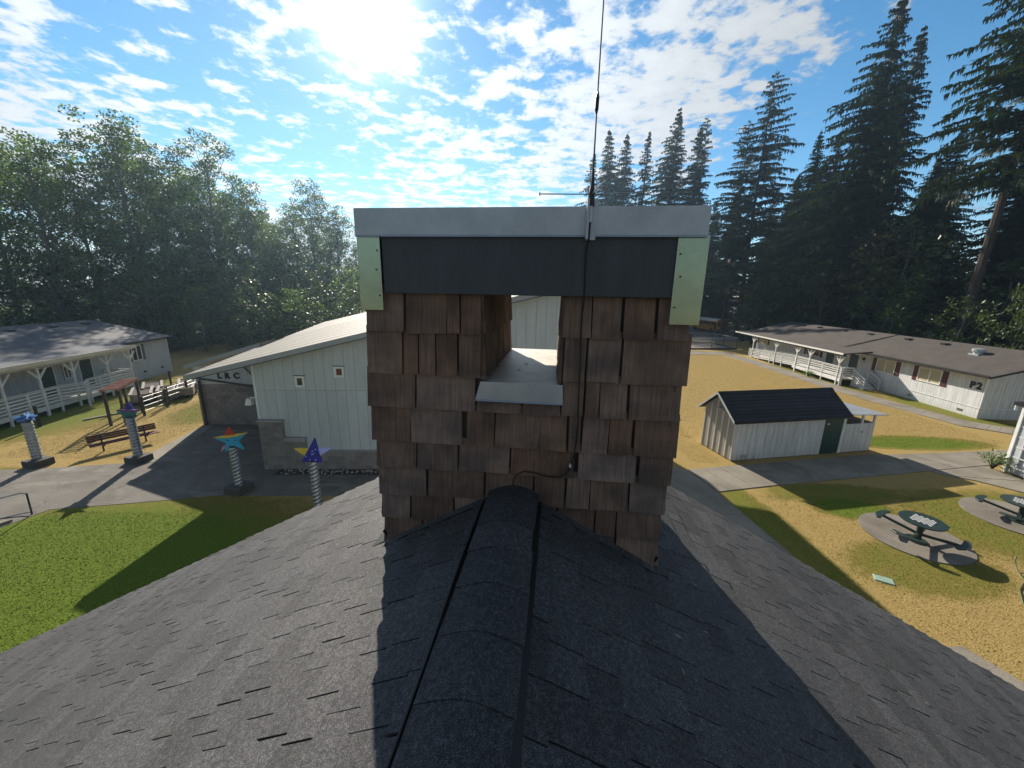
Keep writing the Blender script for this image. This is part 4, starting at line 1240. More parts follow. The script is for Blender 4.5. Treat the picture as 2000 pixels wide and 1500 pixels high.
# lean-to on the right end
boxp('half_wall', 'shed_siding', sh, 6.43, 8.30, 0.0, 0.07, 0.05, 1.58)
boxp('half_wall', 'shed_siding', sh, 8.23, 8.30, 0.075, SD, 0.05, 1.58)
for a, y in ((7.45, 0.0), (8.20, 0.0), (8.20, SD-0.1)):
    boxp('post', 'white_paint', sh, a, a+0.10, y+0.001, y+0.08, 1.585, 2.06)
boxp('dark_back', 'dark_wood', sh, 6.40, 8.2, SD-0.06, SD-0.02, 0.1, 2.0)
MB().prism([(6.30, -0.10, 2.10), (8.75, -0.20, 2.02), (8.75, SD+0.1, 2.02), (6.05, SD+0.1, 2.30)], (0, 0, 0.05)).obj('lean_to_roof', 'galvanised', sh)
MB().box(7.5, 7.62, -0.03, 0, 1.1, 1.14).obj('latch', 'dark_steel', sh)
rk = MB()
for i in range(3):
    x = 0.28+i*0.12
    rk.tube([(x, -0.25, 0.05), (x, -0.25, 0.38), (x+0.06, -0.25, 0.42), (x+0.1, -0.25, 0.38), (x+0.1, -0.25, 0.05)], 0.012, 6)
rk.tube([(1.15, -0.12, 0.03), (1.15, -0.12, 0.24)], 0.014, 6)
rk.obj('bent_pipe_rack', 'steel', sh)

# ================================================================== RIGHT EDGE BUILDING with lattice
rb = empty('trellis_building', (23.33, 16.83, 0), R(-97))
tag(rb, 'grey building corner with white trellis at the right edge of the photo', 'building')
boxp('wall', 'grey_wall', rb, 0.02, 7.0, 0.02, 8.0, 0.06, 3.2)
boxp('corner_board', 'white_paint', rb, -0.03, 0.10, -0.03, 0.08, 0.0, 3.2)
for i in range(6):
    x = 0.45+i*0.55
    boxp('trellis_upright', 'lattice_grey', rb, x, x+0.05, -0.05, 0.016, 0.15, 2.9)
for i in range(6):
    z = 0.35+i*0.48
    boxp('trellis_rail', 'lattice_grey', rb, 0.25, 3.4, -0.075, -0.052, z, z+0.05)
boxp('roof_edge', 'black_paint', rb, -0.15, 7.4, -0.30, 8.4, 3.22, 3.38)
MB().tube([(-0.12, -0.18, 3.22), (-0.12, -0.18, 2.98)], 0.05, 8).obj('downlight', 'white_paint', rb)

# ================================================================== STAR COLUMNS
def corrugated(parent, r, h, z0):
    n, m = 28, int(h*46)
    b = MB()
    for j in range(m+1):
        z = z0 + h*j/m
        for k in range(n):
            t = 2*math.pi*k/n
            rr = r + 0.016*math.cos(2*math.pi*(z/0.145) - t*2)
            b.v.append((rr*math.cos(t), rr*math.sin(t), z))
    for j in range(m):
        for k in range(n):
            k2 = (k+1) % n
            b.f.append((j*n+k, j*n+k2, (j+1)*n+k2, (j+1)*n+k))
    b.f.append(tuple(m*n+k for k in range(n)))
    return b.obj('corrugated_pipe', 'metal_pipe', parent, True)
def star_part(parent, name, mat, c, R1_, R2_, rot, th, squash=1.0, tilt=0.0, yaw=0.0, npts=5):
    pts = []
    for i in range(npts*2):
        a = rot + math.pi*i/npts
        r_ = R1_ if i % 2 == 0 else R2_
        pts.append(Vector((r_*math.cos(a), -th/2, r_*math.sin(a)*squash)))
    b = MB().prism(pts, (0, th, 0))
    o = b.obj(name, mat, parent)
    o.location = c
    o.rotation_euler = (tilt, 0, yaw)
    return o
def tri_part(parent, name, mat, pts, th, c, yaw):
    b = MB().prism([(p[0], -th/2, p[1]) for p in pts], (0, th, 0))
    o = b.obj(name, mat, parent)
    o.location = c; o.rotation_euler = (0, 0, yaw)
    return o
def column(loc, h, r, base, label):
    t = empty('star_column', loc)
    tag(t, label, 'sculpture', 'corrugated pipe columns topped with painted stars')
    if base:
        b = boxp('concrete_base', 'shaded_base', t, -0.36, 0.36, -0.36, 0.36, 0, 0.30); bevel(b, 0.02)
        b.rotation_euler = (0, 0, R(-12))
    corrugated(t, r*0.70, h, 0.28 if base else 0.0)
    MB().tube([(0, 0, h+0.28 if base else h), (0, 0, (h+0.33) if base else h+0.05)], r*0.6, 16).obj('cap_plate', 'dark_trim', t)
    return t
c1 = column((-21.0, 15.7, 0), 1.75, 0.24, True, 'corrugated pipe column with a pale blue topper, leftmost of four')
star_part(c1, 'star', 'blue_paint', (0, 0, 2.22), 0.38, 0.2, R(90), 0.12, 0.5, R(20), R(30))
star_part(c1, 'star', 'blue_paint', (0.05, 0.05, 2.27), 0.34, 0.17, R(60), 0.10, 0.6, R(-25), R(120))
star_part(c1, 'star', 'blue_paint', (-0.02, -0.08, 2.16), 0.32, 0.16, R(90), 0.08, 0.45, R(-60), R(0))
c2 = column((-17.05, 16.25, 0), 1.85, 0.24, True, 'corrugated pipe column with a purple and teal topper, in front of the bench')
star_part(c2, 'star', 'teal_paint', (0, 0, 2.30), 0.44, 0.25, R(90), 0.10, 0.5, 0, R(10))
star_part(c2, 'star', 'purple_paint', (0, 0.04, 2.44), 0.52, 0.22, R(90), 0.08, 0.4, R(78), R(0))
tri_part(c2, 'star_point', 'navy_paint', [(-0.18, 0), (0.18, 0), (0.02, 0.34)], 0.08, (0.02, 0.05, 2.5), R(12))
c3 = column((-10.7, 13.75, 0), 1.62, 0.21, True, 'corrugated pipe column with a cyan, yellow and red star')
s3 = star_part(c3, 'star', 'cyan_paint', (0.02, 0, 2.17), 0.56, 0.235, R(90+8), 0.07, 0.92, R(-8), R(10))
tri_part(c3, 'star_point', 'red_paint', [(-0.17, 0.0), (0.17, 0.02), (-0.02, 0.36)], 0.09, (-0.02, -0.01, 2.36), R(10))
b = MB(); b.prism([(-0.60, -0.055, 0.02), (-0.2, -0.055, 0.00), (0.2, -0.055, 0.04), (0.60, -0.055, 0.17), (0.2, -0.055, 0.13), (-0.2, -0.055, 0.09)], (0, 0.11, 0))
o = b.obj('star_rim', 'yellow_paint', c3); o.location = (0.0, 0, 2.28); o.rotation_euler = (0, 0, R(10))
tri_part(c3, 'star_point', 'pink_paint', [(-0.42, -0.42), (-0.27, -0.30), (-0.22, -0.18), (-0.34, -0.22)], 0.08, (0.0, 0.0, 2.15), R(10))
for dx in (-0.14, 0.12):
    tri_part(c3, 'eye', 'navy_paint', [(dx-0.06, 0.0), (dx+0.05, 0.02), (dx+0.01, 0.06)], 0.09, (0.02, 0, 2.15), R(10))
c4 = column((-7.0, 12.55, 0), 1.93, 0.21, False, 'corrugated pipe column with an indigo spotted star, nearest the dark roof')
tri_part(c4, 'star_point', 'navy_paint', [(-0.38, -0.32), (0.30, -0.34), (0.14, 0.56)], 0.10, (0.02, -0.03, 2.25), R(4))
tri_part(c4, 'star_point', 'yellow_paint', [(-0.60, 0.16), (-0.10, 0.16), (-0.24, -0.13)], 0.07, (0.0, 0.02, 2.25), R(4))
tri_part(c4, 'star_point', 'lilac_paint', [(0.66, 0.16), (0.16, 0.16), (0.24, -0.13)], 0.07, (0.02, 0.02, 2.25), R(4))
for i in range(9):
    x, z = rnd.uniform(-0.25, 0.2), rnd.uniform(-0.27, 0.2)
    if x < -0.02 and z > -0.05: continue
    o = MB().tube([(x, -0.09, z), (x, -0.05, z)], rnd.uniform(0.014, 0.026), 8).obj('star_dot', 'lilac_paint', c4); o.location = (0.02, -0.03, 2.25); o.rotation_euler = (0, 0, R(4))

# ================================================================== BENCH, HANDRAIL, GARDEN
bn = empty('bench', (-19.35, 17.95, 0), R(-123+180))
tag(bn, 'brown slatted park bench on the dry grass, seen from behind', 'bench')
BL = 1.25
for s_ in (-1, 1):
    lg = MB()
    lg.beam((s_*BL*0.62, 0, 0), (s_*BL*0.62, 0, 0.42), 0.06, 0.06)
    lg.beam((s_*BL*0.62, -0.02, 0.42), (s_*BL*0.62, 0.10, 0.86), 0.06, 0.06)
    lg.beam((s_*BL*0.62, 0.02, 0.41), (s_*BL*0.62, -0.44, 0.41), 0.06, 0.06)
    lg.obj('leg', 'dark_steel', bn)
for k in range(4):
    boxp('seat_slat', 'wood_slat', bn, -BL, BL, -0.45+k*0.115, -0.45+k*0.115+0.10, 0.44, 0.48)
for k in range(3):
    y = 0.0+k*0.032
    boxp('back_slat', 'wood_slat', bn, -BL, BL, y+0.01, y+0.05, 0.56+k*0.105, 0.56+k*0.105+0.095)
hr = empty('handrail', (-16.74, 11.94, 0), 0)
tag(hr, 'bent metal pipe handrail beside the steps at the left edge', 'handrail')
MB().tube([(0, 0, 0), (0.0, 0.02, 0.80)], 0.026, 8).obj('post', 'dark_steel', hr)
MB().tube([(0, 0.02, 0.80), (-0.15, 0.0, 0.83), (-0.75, -0.25, 0.72), (-3.0, -1.0, 0.66)], 0.024, 8).obj('top_rail', 'steel', hr)
MB().tube([(0, 0.01, 0.10), (-0.25, -0.05, 0.07), (-0.7, -0.28, 0.02), (-3.0, -1.3, 0.0)], 0.022, 8).obj('lower_rail', 'steel', hr)
kind(slab('steps', [(-17.6, 11.2), (-16.85, 11.5), (-17.2, 10.7), (-19, 10.2), (-20.5, 10.6)], 0.0, 0.10, 'concrete'), 'structure')

ar = empty('garden_arbor', (-23.2, 22.0, 0), R(-63))
tag(ar, 'low rust-red slatted arbor on dark posts beside the garden', 'arbor')
for x in (-1.25, 1.25):
    for y in (-0.32, 0.32):
        boxp('post', 'dark_wood', ar, x-0.06, x+0.06, y-0.06, y+0.06, 0, 2.05)
for y in (-0.32, 0.32):
    boxp('beam', 'rust_wood', ar, -1.55, 1.55, y-0.04, y+0.04, 2.05, 2.15)
for k in range(11):
    x = -1.45+k*0.29
    boxp('slat', 'rust_wood', ar, x-0.04, x+0.04, -0.42, 0.42, 2.152, 2.19)
for i, (x, y, rz_, L_) in enumerate([(-25.6, 25.6, -50, 1.2), (-24.6, 26.5, -52, 1.0), (-23.9, 27.1, -55, 0.9), (-26.4, 27.3, -48, 1.2), (-24.9, 28.6, -50, 1.2)]):
    pb = empty('planter_box', (x, y, 0), R(rz_))
    tag(pb, ['raised planter box nearest the rust-red arbor', 'raised planter box with a bright rim, middle of the garden row', 'raised planter box at the right end of the garden row', 'raised planter box in the back row by the porch', 'raised planter box in the back row under the trees'][i], 'planter', 'raised planters in the school garden')
    for s_ in (-1, 1):
        boxp('side_board', 'pale_board', pb, -L_, L_, s_*0.5-0.04, s_*0.5+0.04, 0.25, 0.78)
        boxp('end_board', 'pale_board', pb, s_*L_-0.04*s_, s_*L_-0.08*s_, -0.455, 0.455, 0.25, 0.77)
        for q in (-1, 1):
            boxp('leg', 'dark_wood', pb, s_*(L_-0.15)-0.05, s_*(L_-0.15)+0.05, q*0.40-0.05, q*0.40+0.05, 0, 0.25)
        boxp('rim', 'pale_board', pb, -L_-0.05, L_+0.05, s_*0.5-0.08, s_*0.5+0.08, 0.782, 0.82)
    boxp('soil', 'soil', pb, -L_+0.09, L_-0.09, -0.45, 0.45, 0.3, 0.72)
gf = empty('garden_fence', (0, 0, 0))
tag(gf, 'thin wire fence on dark posts around the school garden', 'fence')
fp = [(-26.6, 20.4), (-25.2, 23.7), (-22.73, 22.59), (-22.9, 24.4), (-23.33, 25.0), (-23.49, 26.8), (-24.0, 29.5), (-27.5, 30.0)]
for x, y in fp:
    boxp('post', 'dark_wood', gf, x-0.05, x+0.05, y-0.05, y+0.05, 0, 1.25)
for i in range(2, len(fp)-1):
    for z in (0.3, 0.6, 0.9, 1.15):
        MB().tube([(fp[i][0], fp[i][1], z), (fp[i+1][0], fp[i+1][1], z)], 0.012, 5).obj('wire', 'steel', gf)
o = MB().box(-1.0, 1.0, -0.06, 0.06, 0.0, 0.06).obj('loose_board', 'pale_board'); o.location = (-24.9, 22.4, 0.02); o.rotation_euler = (0, 0, R(60))
tag(o, 'single pale board lying on the shaded grass near the garden', 'board')

# ================================================================== CHESS TABLES
def chess_table(loc, rz_, label):
    t = empty('picnic_table', loc, rz_)
    tag(t, label, 'table', 'round chess tables on concrete pads')
    b = MB().tube([(0, 0, 0.72), (0, 0, 0.735), (0, 0, 0.765)], [0.57, 0.585, 0.58], 36).obj('table_top', 'table_green', t)
    bd = MB()
    for i in range(8):
        for j in range(8):
            if (i+j) % 2 == 0:
                x, y = (i-3.5)*0.068, (j-3.5)*0.068
                bd.add([(x-0.029, y-0.029, 0.7685), (x+0.029, y-0.029, 0.7685), (x+0.029, y+0.029, 0.7685), (x-0.029, y+0.029, 0.7685)], [(0, 1, 2, 3)])
    bd.obj('chess_squares', 'chess_white', b)
    boxp('chess_board', 'black_paint', b, -0.272, 0.272, -0.272, 0.272, 0.755, 0.7665)
    MB().tube([(0, 0, 0.03), (0, 0, 0.72)], 0.085, 14).obj('pedestal', 'table_green', t)
    MB().tube([(0, 0, 0.0), (0, 0, 0.03)], 0.26, 20).obj('foot_plate', 'table_green', t)
    for k in range(4):
        a = math.pi/2*k
        d = Vector((math.cos(a), math.sin(a), 0)); p = Vector((-d.y, d.x, 0))
        MB().beam(d*0.08+Vector((0, 0, 0.26)), d*0.98+Vector((0, 0, 0.40)), 0.07, 0.07).obj('seat_arm', 'table_green', t)
        s_ = MB()
        inner = [d*(0.86+0.06*math.cos(q*1.2)) + p*(0.40*q) for q in (-1, -0.5, 0, 0.5, 1)]
        outer = [d*(1.14-0.16*q*q) + p*(0.44*q) for q in (1, 0.6, 0.2, -0.2, -0.6, -1)]
        s_.prism([Vector((v_.x, v_.y, 0.42)) for v_ in inner+outer], (0, 0, 0.05))
        bevel(s_.obj('seat', 'table_green', t), 0.012)
    return t
def pad(loc, r):
    b = MB()
    n = 40
    b.prism([(loc[0]+r*math.cos(2*math.pi*k/n), loc[1]+r*math.sin(2*math.pi*k/n), -0.02) for k in range(n)], (0, 0, 0.05))
    kind(b.obj('table_pad', 'old_concrete'), 'structure')
pad((13.75, 11.55), 1.42); chess_table((13.62, 11.30, 0.03), R(28), 'round dark green chess table on the nearer concrete pad')
pad((18.9, 12.75), 1.5); chess_table((18.62, 12.55, 0.03), R(32), 'round dark green chess table cut off by the right edge')
o = MB().box(-0.22, 0.22, -0.14, 0.14, -0.02, 0.03).obj('valve_box', 'green_lid'); o.location = (10.79, 9.46, 0.0); o.rotation_euler = (0, 0, R(-30)); bevel(o, 0.01)
tag(o, 'small pale green utility box lid set in the dry grass', 'utility box')
ho = MB().tube([(15.39, 10.17, 0.35), (15.36, 10.12, 0.18), (15.2, 9.9, 0.03), (14.9, 9.5, 0.025), (14.3, 9.15, 0.025), (13.7, 8.6, 0.025), (13.4, 7.6, 0.025), (13.6, 6.9, 0.025)], 0.016, 6).obj('garden_hose', 'hose', None, True)
tag(ho, 'thin green hose trailing over the grass at the right edge', 'hose')
o = MB().box(-0.3, 0.3, -0.2, 0.2, -0.02, 0.025).obj('ground_lid', 'dark_trim'); o.location = (10.6, 23.6, 0.0); o.rotation_euler = (0, 0, R(20))
tag(o, 'dark lid in the dry grass behind the shed', 'utility box')

# ================================================================== PLAYGROUND FENCE, BUS
pf = empty('playground_fence', (0, 0, 0))
tag(pf, 'low chain-link fence with pale top rail around the playground', 'fence')
cor = [(22, 56.0), (25.8, 56.3), (29.4, 56.6), (33.4, 57.1), (33.2, 60.4), (33.0, 63.8), (28.5, 63.5), (22, 63)]
for x, y in cor:
    MB().tube([(x, y, 0), (x, y, 1.7)], 0.045, 6).obj('post', 'dark_steel', pf)
for i in range(len(cor)-1):
    a, b = cor[i], cor[i+1]
    MB().tube([(a[0], a[1], 1.7), (b[0], b[1], 1.7)], 0.035, 6).obj('top_rail', 'galvanised', pf)
    mw = MB()
    n = max(2, int(math.dist(a, b)/0.28))
    for k in range(n):
        for s_ in (0, 1):
            t0, t1 = (k/n, (k+1)/n) if s_ == 0 else ((k+1)/n, k/n)
            for zz in range(6):
                p = (a[0]+(b[0]-a[0])*t0, a[1]+(b[1]-a[1])*t0, 0.05+zz*0.27); q = (a[0]+(b[0]-a[0])*t1, a[1]+(b[1]-a[1])*t1, 0.05+(zz+1)*0.27)
                mw.beam(p, q, 0.006, 0.006)
    kind(mw.obj('chain_link', 'steel', pf), 'stuff')
    boxb = MB().beam((a[0], a[1], 0.09), (b[0], b[1], 0.09), 0.14, 0.24).obj('timber_edging', 'dark_wood', pf)

bus = empty('school_bus', (42.9, 85.5, 0.03), R(186))
tag(bus, 'yellow school bus with white roof parked at the far road', 'bus')
BW, BLn = 2.4, 10.5         # local +y is the front
body = MB()
prof = [(-BW/2, 0.55), (BW/2, 0.55), (BW/2, 2.45), (BW/2-0.25, 2.85), (-BW/2+0.25, 2.85), (-BW/2, 2.45)]
body.prism([(x, -BLn/2, z) for x, z in prof], (0, BLn, 0))
bo = body.obj('body', 'bus_yellow', bus)
MB().prism([(x, -BLn/2+0.2, z) for x, z in [(BW/2+0.015, 2.42), (BW/2-0.24, 2.87), (-BW/2+0.24, 2.87), (-BW/2-0.015, 2.42)]], (0, BLn-0.7, 0)).obj('roof', 'bus_white', bus)
for s_ in (-1, 1):
    for k in range(9):
        y = -BLn/2+0.6+k*0.98
        boxp('window', 'dark_glass', bus, s_*(BW/2+0.004), s_*(BW/2+0.02), y, y+0.80, 1.62, 2.28)
    for z in (1.0, 1.35):
        boxp('rub_rail', 'black_paint', bus, s_*(BW/2+0.004), s_*(BW/2+0.03), -BLn/2+0.1, BLn/2-1.3, z, z+0.06)
    for y in (-3.0, 3.2):
        w = MB().tube([(s_*(BW/2-0.28), y, 0.5), (s_*(BW/2+0.02), y, 0.5)], 0.5, 18).obj('wheel', 'rubber', bus)
        MB().tube([(s_*(BW/2+0.02), y, 0.5), (s_*(BW/2+0.03), y, 0.5)], 0.25, 12).obj('rim', 'steel', w)
boxp('windshield', 'dark_glass', bus, -BW/2+0.12, BW/2-0.12, BLn/2+0.004, BLn/2+0.03, 1.5, 2.35)
boxp('bumper', 'black_paint', bus, -BW/2, BW/2, BLn/2+0.004, BLn/2+0.16, 0.5, 0.78)
boxp('grille', 'dark_trim', bus, -0.5, 0.5, BLn/2+0.004, BLn/2+0.03, 0.85, 1.2)
boxp('sign_panel', 'bus_yellow', bus, -0.9, 0.9, BLn/2+0.004, BLn/2+0.05, 2.45, 2.75)
for s_ in (-1, 1):
    boxp('headlight', 'bus_white', bus, s_*0.75-0.14, s_*0.75+0.14, BLn/2+0.004, BLn/2+0.04, 0.9, 1.12)
boxp('door', 'maroon', bus, BW/2+0.004, BW/2+0.03, BLn/2-1.15, BLn/2-0.35, 0.65, 2.3)

# ================================================================== VEGETATION
def leaf_quads(b, cs, n, rad, size, jr, flat=0.8):
    """n small leaf faces scattered in a ball around each centre"""
    for (cx, cy, cz, r_) in cs:
        for _ in range(max(3, int(n*r_*r_))):
            while True:
                x, y, z = jr.uniform(-1, 1), jr.uniform(-1, 1), jr.uniform(-1, 1)
                q = x*x+y*y+z*z
                if 0.15 < q < 1:
                    break
            p = Vector((cx+x*r_, cy+y*r_, cz+z*r_*flat))
            s_ = size*jr.uniform(0.6, 1.35)
            nrm = Vector((jr.gauss(0, 1), jr.gauss(0, 1), jr.gauss(0.5, 1))).normalized()
            a = nrm.orthogonal().normalized()
            a.rotate(Matrix.Rotation(jr.uniform(0, 6.28), 3, nrm))
            c = nrm.cross(a)
            o = len(b.v)
            b.v.extend([tuple(p-a*s_), tuple(p+c*s_*0.55), tuple(p+a*s_), tuple(p-c*s_*0.55)])
            b.f.append((o, o+1, o+2, o+3))
def deciduous_meshes(seed, h, w, base=0.12, dens=26, size=0.30, leaf='leaf', bark='pale_bark', col=0.55):
    jr = random.Random(seed)
    tr = MB()
    top = Vector((jr.uniform(-.6, .6), jr.uniform(-.6, .6), h*0.93))
    pts = [Vector((0, 0, -0.3))]
    for i in range(1, 7):
        f = i/6
        pts.append(Vector((top.x*f+jr.uniform(-.2, .2)*f, top.y*f+jr.uniform(-.2, .2)*f, h*0.93*f)))
    r0 = h*0.013
    tr.tube(pts, [r0*(1-0.9*i/6) for i in range(7)], 8)
    def axis(f):
        k = min(5, int(f*6)); g = f*6-k
        return pts[k].lerp(pts[k+1], min(1, g))
    cs = []
    nl = int(h*2.3)
    for i in range(nl):
        f = base + (0.98-base)*((i+jr.random())/nl)
        # ragged oval envelope, several leaders
        env = w*0.5*(math.sin(math.pi*min(1, (f-base*0.6)/(1.02-base*0.6))**0.75)**0.6)*jr.uniform(0.55, 1.12)
        az = i*2.4 + jr.uniform(-.5, .5)
        st = axis(max(0.05, f-0.10-0.06*jr.random()))
        e = axis(min(f, 1.0))
        end = Vector((e.x+env*math.cos(az), e.y+env*math.sin(az), h*f + jr.uniform(-.02, .05)*h))
        mid = st.lerp(end, 0.5) + Vector((0, 0, jr.uniform(-.2, .5)))
        tr.tube([st, mid, end], [r0*0.35*(1-f*0.6), r0*0.22*(1-f*0.6), r0*0.05], 5, False)
        cs.append((end.x, end.y, end.z, jr.uniform(0.75, 1.35)*w/9))
        cs.append((mid.x+jr.uniform(-.6, .6), mid.y+jr.uniform(-.6, .6), mid.z+jr.uniform(0, .6), jr.uniform(0.6, 1.2)*w/9))
        if jr.random() < 0.6:
            cs.append((end.x+jr.gauss(0, .8), end.y+jr.gauss(0, .8), end.z+jr.gauss(0.3, .9), jr.uniform(0.4, 0.8)*w/9))
    cs.append((top.x, top.y, h*0.97, 0.6*w/9))
    b = MB()
    leaf_quads(b, cs, dens, 1, size, jr)
    return tr.mesh('trunk', bark), b.mesh('crown', leaf)
def conifer_meshes(seed, h, rmax, base=0.12, whorl=0.62, gaps=0.15, droop=0.35, leaf='needle', power=0.8, lop=0.25):
    jr = random.Random(seed)
    tr = MB()
    bend = jr.uniform(-0.5, 0.5)
    ax = lambda f: Vector((bend*math.sin(f*2.2), 0.3*math.sin(f*3+seed), h*f))
    r0 = h*0.011
    tr.tube([ax(i/8) + Vector((0, 0, -0.3 if i == 0 else 0)) for i in range(9)], [r0*(1-0.95*i/8)+0.015 for i in range(9)], 8)
    b = MB()
    z = h*base
    while z < h*0.995:
        f = z/h
        g_ = (f-base)/(1-base)
        env = rmax*max(0.02, (1-g_)**power)*(0.55+0.45*min(1, g_*6))
        nb = 5 if g_ < 0.85 else 4
        a0 = jr.uniform(0, 6.28)
        for k in range(nb):
            if jr.random() < gaps:
                continue
            az = a0 + 6.283*k/nb + jr.uniform(-.35, .35)
            L_ = env*jr.uniform(0.55, 1.15)*(1+lop*math.cos(az-1.0*seed))
            if L_ < 0.12:
                L_ = 0.12
            d = Vector((math.cos(az), math.sin(az), 0)); sd = Vector((-d.y, d.x, 0))
            o3 = ax(f) + Vector((0, 0, jr.uniform(-.25, .25)))
            rise = jr.uniform(0.05, 0.25) + 0.5*max(0, g_-0.75)
            dr = droop*jr.uniform(0.7, 1.4)*(1-0.6*g_)
            o3.z += jr.uniform(-.35, .35)
            n = max(3, int(L_/0.34))
            last = None
            for i in range(n+1):
                t = i/n
                p = o3 + d*(L_*t) + sd*(0.12*L_*math.sin(t*2.5)*jr.uniform(-.4, .4)) + Vector((0, 0, L_*(rise*t - dr*t*t)))
                if last is not None:
                    if L_ > 1.2:
                        wv = sd*0.022
                        q = len(b.v)
                        b.v.extend([tuple(last-wv), tuple(last+wv), tuple(p+wv*0.6), tuple(p-wv*0.6)])
                        b.f.append((q, q+1, q+2, q+3))
                    for s_ in (-1, 1, -1, 1, rnd.choice((-1, 1))):
                        tl = (0.34+0.125*L_)*(1.08-0.70*t)*jr.uniform(0.5, 1.35)
                        base_p = last.lerp(p, jr.random())
                        tip = base_p + sd*s_*tl*jr.uniform(0.5, 0.95) + d*tl*jr.uniform(0.25, 0.8) + Vector((0, 0, -tl*jr.uniform(0.05, 0.75)))
                        w_ = d*(0.07+0.10*tl) + Vector((0, 0, jr.uniform(-.06, .06)))
                        q = len(b.v)
                        mid = base_p.lerp(tip, 0.5)
                        b.v.extend([tuple(base_p-w_*0.4), tuple(mid-w_*0.9+Vector((0, 0, -0.05))), tuple(tip), tuple(mid+w_*0.9)])
                        b.f.append((q, q+1, q+2, q+3))
                        if jr.random() < 0.9:
                            hp = base_p.lerp(tip, jr.uniform(0.1, 0.9))
                            hl = jr.uniform(0.3, 0.85)*(0.5+0.5*(1-g_))
                            q = len(b.v)
                            b.v.extend([tuple(hp+d*0.075), tuple(hp-d*0.065), tuple(hp+d*0.02+sd*s_*0.06+Vector((0, 0, -hl)))])
                            b.f.append((q, q+1, q+2))
                last = p
        z += whorl*jr.uniform(0.75, 1.2)*(0.55+0.45*(1-g_))
    q = len(b.v)
    t_ = ax(1.0)
    b.v.extend([tuple(t_+Vector((0.06, 0, -0.5))), tuple(t_+Vector((-0.06, 0.04, -0.5))), tuple(t_+Vector((0, 0, 0.5)))])
    b.f.append((q, q+1, q+2))
    return tr.mesh('trunk', 'bark'), b.mesh('crown', leaf)
def tree(name, meshes, loc, scale, rz_, label, cat, group=None):
    t = empty(name, loc, rz_)
    if isinstance(scale, (int, float)):
        scale = (scale, scale, scale)
    t.scale = scale
    put('trunk', meshes[0], t)
    put('crown', meshes[1], t)
    tag(t, label, cat, group)
    return t
# --- deciduous belt on the left; (x, y, height)
DV = [deciduous_meshes(11, 26, 11.0, 0.06, 96, 0.155), deciduous_meshes(12, 26, 9.6, 0.05, 100, 0.15), deciduous_meshes(13, 26, 12.0, 0.04, 90, 0.16), deciduous_meshes(14, 26, 8.8, 0.06, 100, 0.15)]
BV = [deciduous_meshes(21, 10, 8.0, 0.02, 60, 0.17, 'leaf'), deciduous_meshes(22, 10, 7.0, 0.02, 60, 0.18, 'maple_leaf'), deciduous_meshes(23, 10, 8.5, 0.02, 56, 0.19, 'maple_leaf')]
GL = 'tall broadleaf trees behind the left portable'
left = [
    (-48.7, 42, 24.5, 1, 'broadleaf tree at the left edge, its top a narrow point'),
    (-53.6, 51, 26.0, 3, 'broadleaf tree second from the left edge, behind the portable roof'),
    (-46.8, 50, 28.6, 2, 'tallest and widest broadleaf tree left of the sun'),
    (-50.5, 58, 29.5, 0, 'tall broadleaf tree just right of the tallest on the left'),
    (-45.7, 62, 31.5, 1, 'narrow-topped tall broadleaf tree right of the big left group'),
    (-43.2, 66.5, 25.5, 2, 'broadleaf tree sloping down at the right end of the big left group'),
    (-53.5, 88, 25.0, 3, 'thin distant broadleaf tree in the gap between the left groups'),
    (-48.5, 90, 28.0, 0, 'far broadleaf tree left of the tree with the pointed round crown'),
    (-41.8, 84, 31.0, 1, 'lone pointed broadleaf tree left of the shingled tower'),
    (-38.5, 88, 26.5, 2, 'broadleaf tree half hidden right behind the lone pointed one'),
    (-36.5, 93, 20.5, 3, 'low broadleaf tree touching the left flashing of the tower'),
]
for i, (x, y, h, v_, lab) in enumerate(left):
    s_ = (h-2.6)/26
    tree('broadleaf_tree', DV[v_], (x, y, 0), (s_*1.08, s_*1.08, s_), rnd.uniform(0, 6.28), lab, 'tree', GL)
fill = [(-52, 68, 25, 2), (-56, 44, 22, 0), (-60, 52, 24, 2), (-57, 60, 25, 1), (-60, 70, 25, 2), (-52, 74, 23, 0), (-47, 76, 21, 3), (-44.5, 58, 19, 3), (-42, 72, 18, 2), (-30, 96, 19, 1), (-24, 100, 20, 0), (-17, 102, 18, 2), (-46, 100, 22, 2), (-60, 96, 22, 1), (-10, 104, 18, 3), (-3, 104, 17, 1), (5, 106, 18, 0)]
for x, y, h, v_ in fill:
    s_ = h/26
    tree('broadleaf_tree', DV[v_], (x, y, 0), (s_*1.15, s_*1.15, s_), rnd.uniform(0, 6.28), 'background broadleaf tree ' + ('at the far left edge of the belt' if x/y < -0.95 else 'behind the tallest left trees' if x/y < -0.68 else 'behind the lone pointed tree' if x/y < -0.4 else 'hidden low behind the shingled tower'), 'tree', 'background broadleaf trees')
under = [(-43.5, 46, 11), (-47, 41, 12), (-44, 52, 12), (-40.5, 56, 11), (-38.5, 60, 11.5), (-36.6, 65, 14), (-31.5, 66, 12), (-34.5, 72, 13), (-28.5, 74, 12), (-41, 66, 13), (-24, 80, 12), (-47.5, 33, 10), (-52, 36, 12), (-42.0, 41.5, 8.5), (-34.5, 58, 9), (-37.5, 46.5, 8), (-33.5, 47.5, 7.5), (-30, 46, 7), (-26.5, 47, 8), (-23.5, 45.5, 7), (-29, 55, 10), (-24, 58, 11), (-20, 52, 9), (-36, 51, 10), (-18, 62, 11), (-13, 66, 11)]
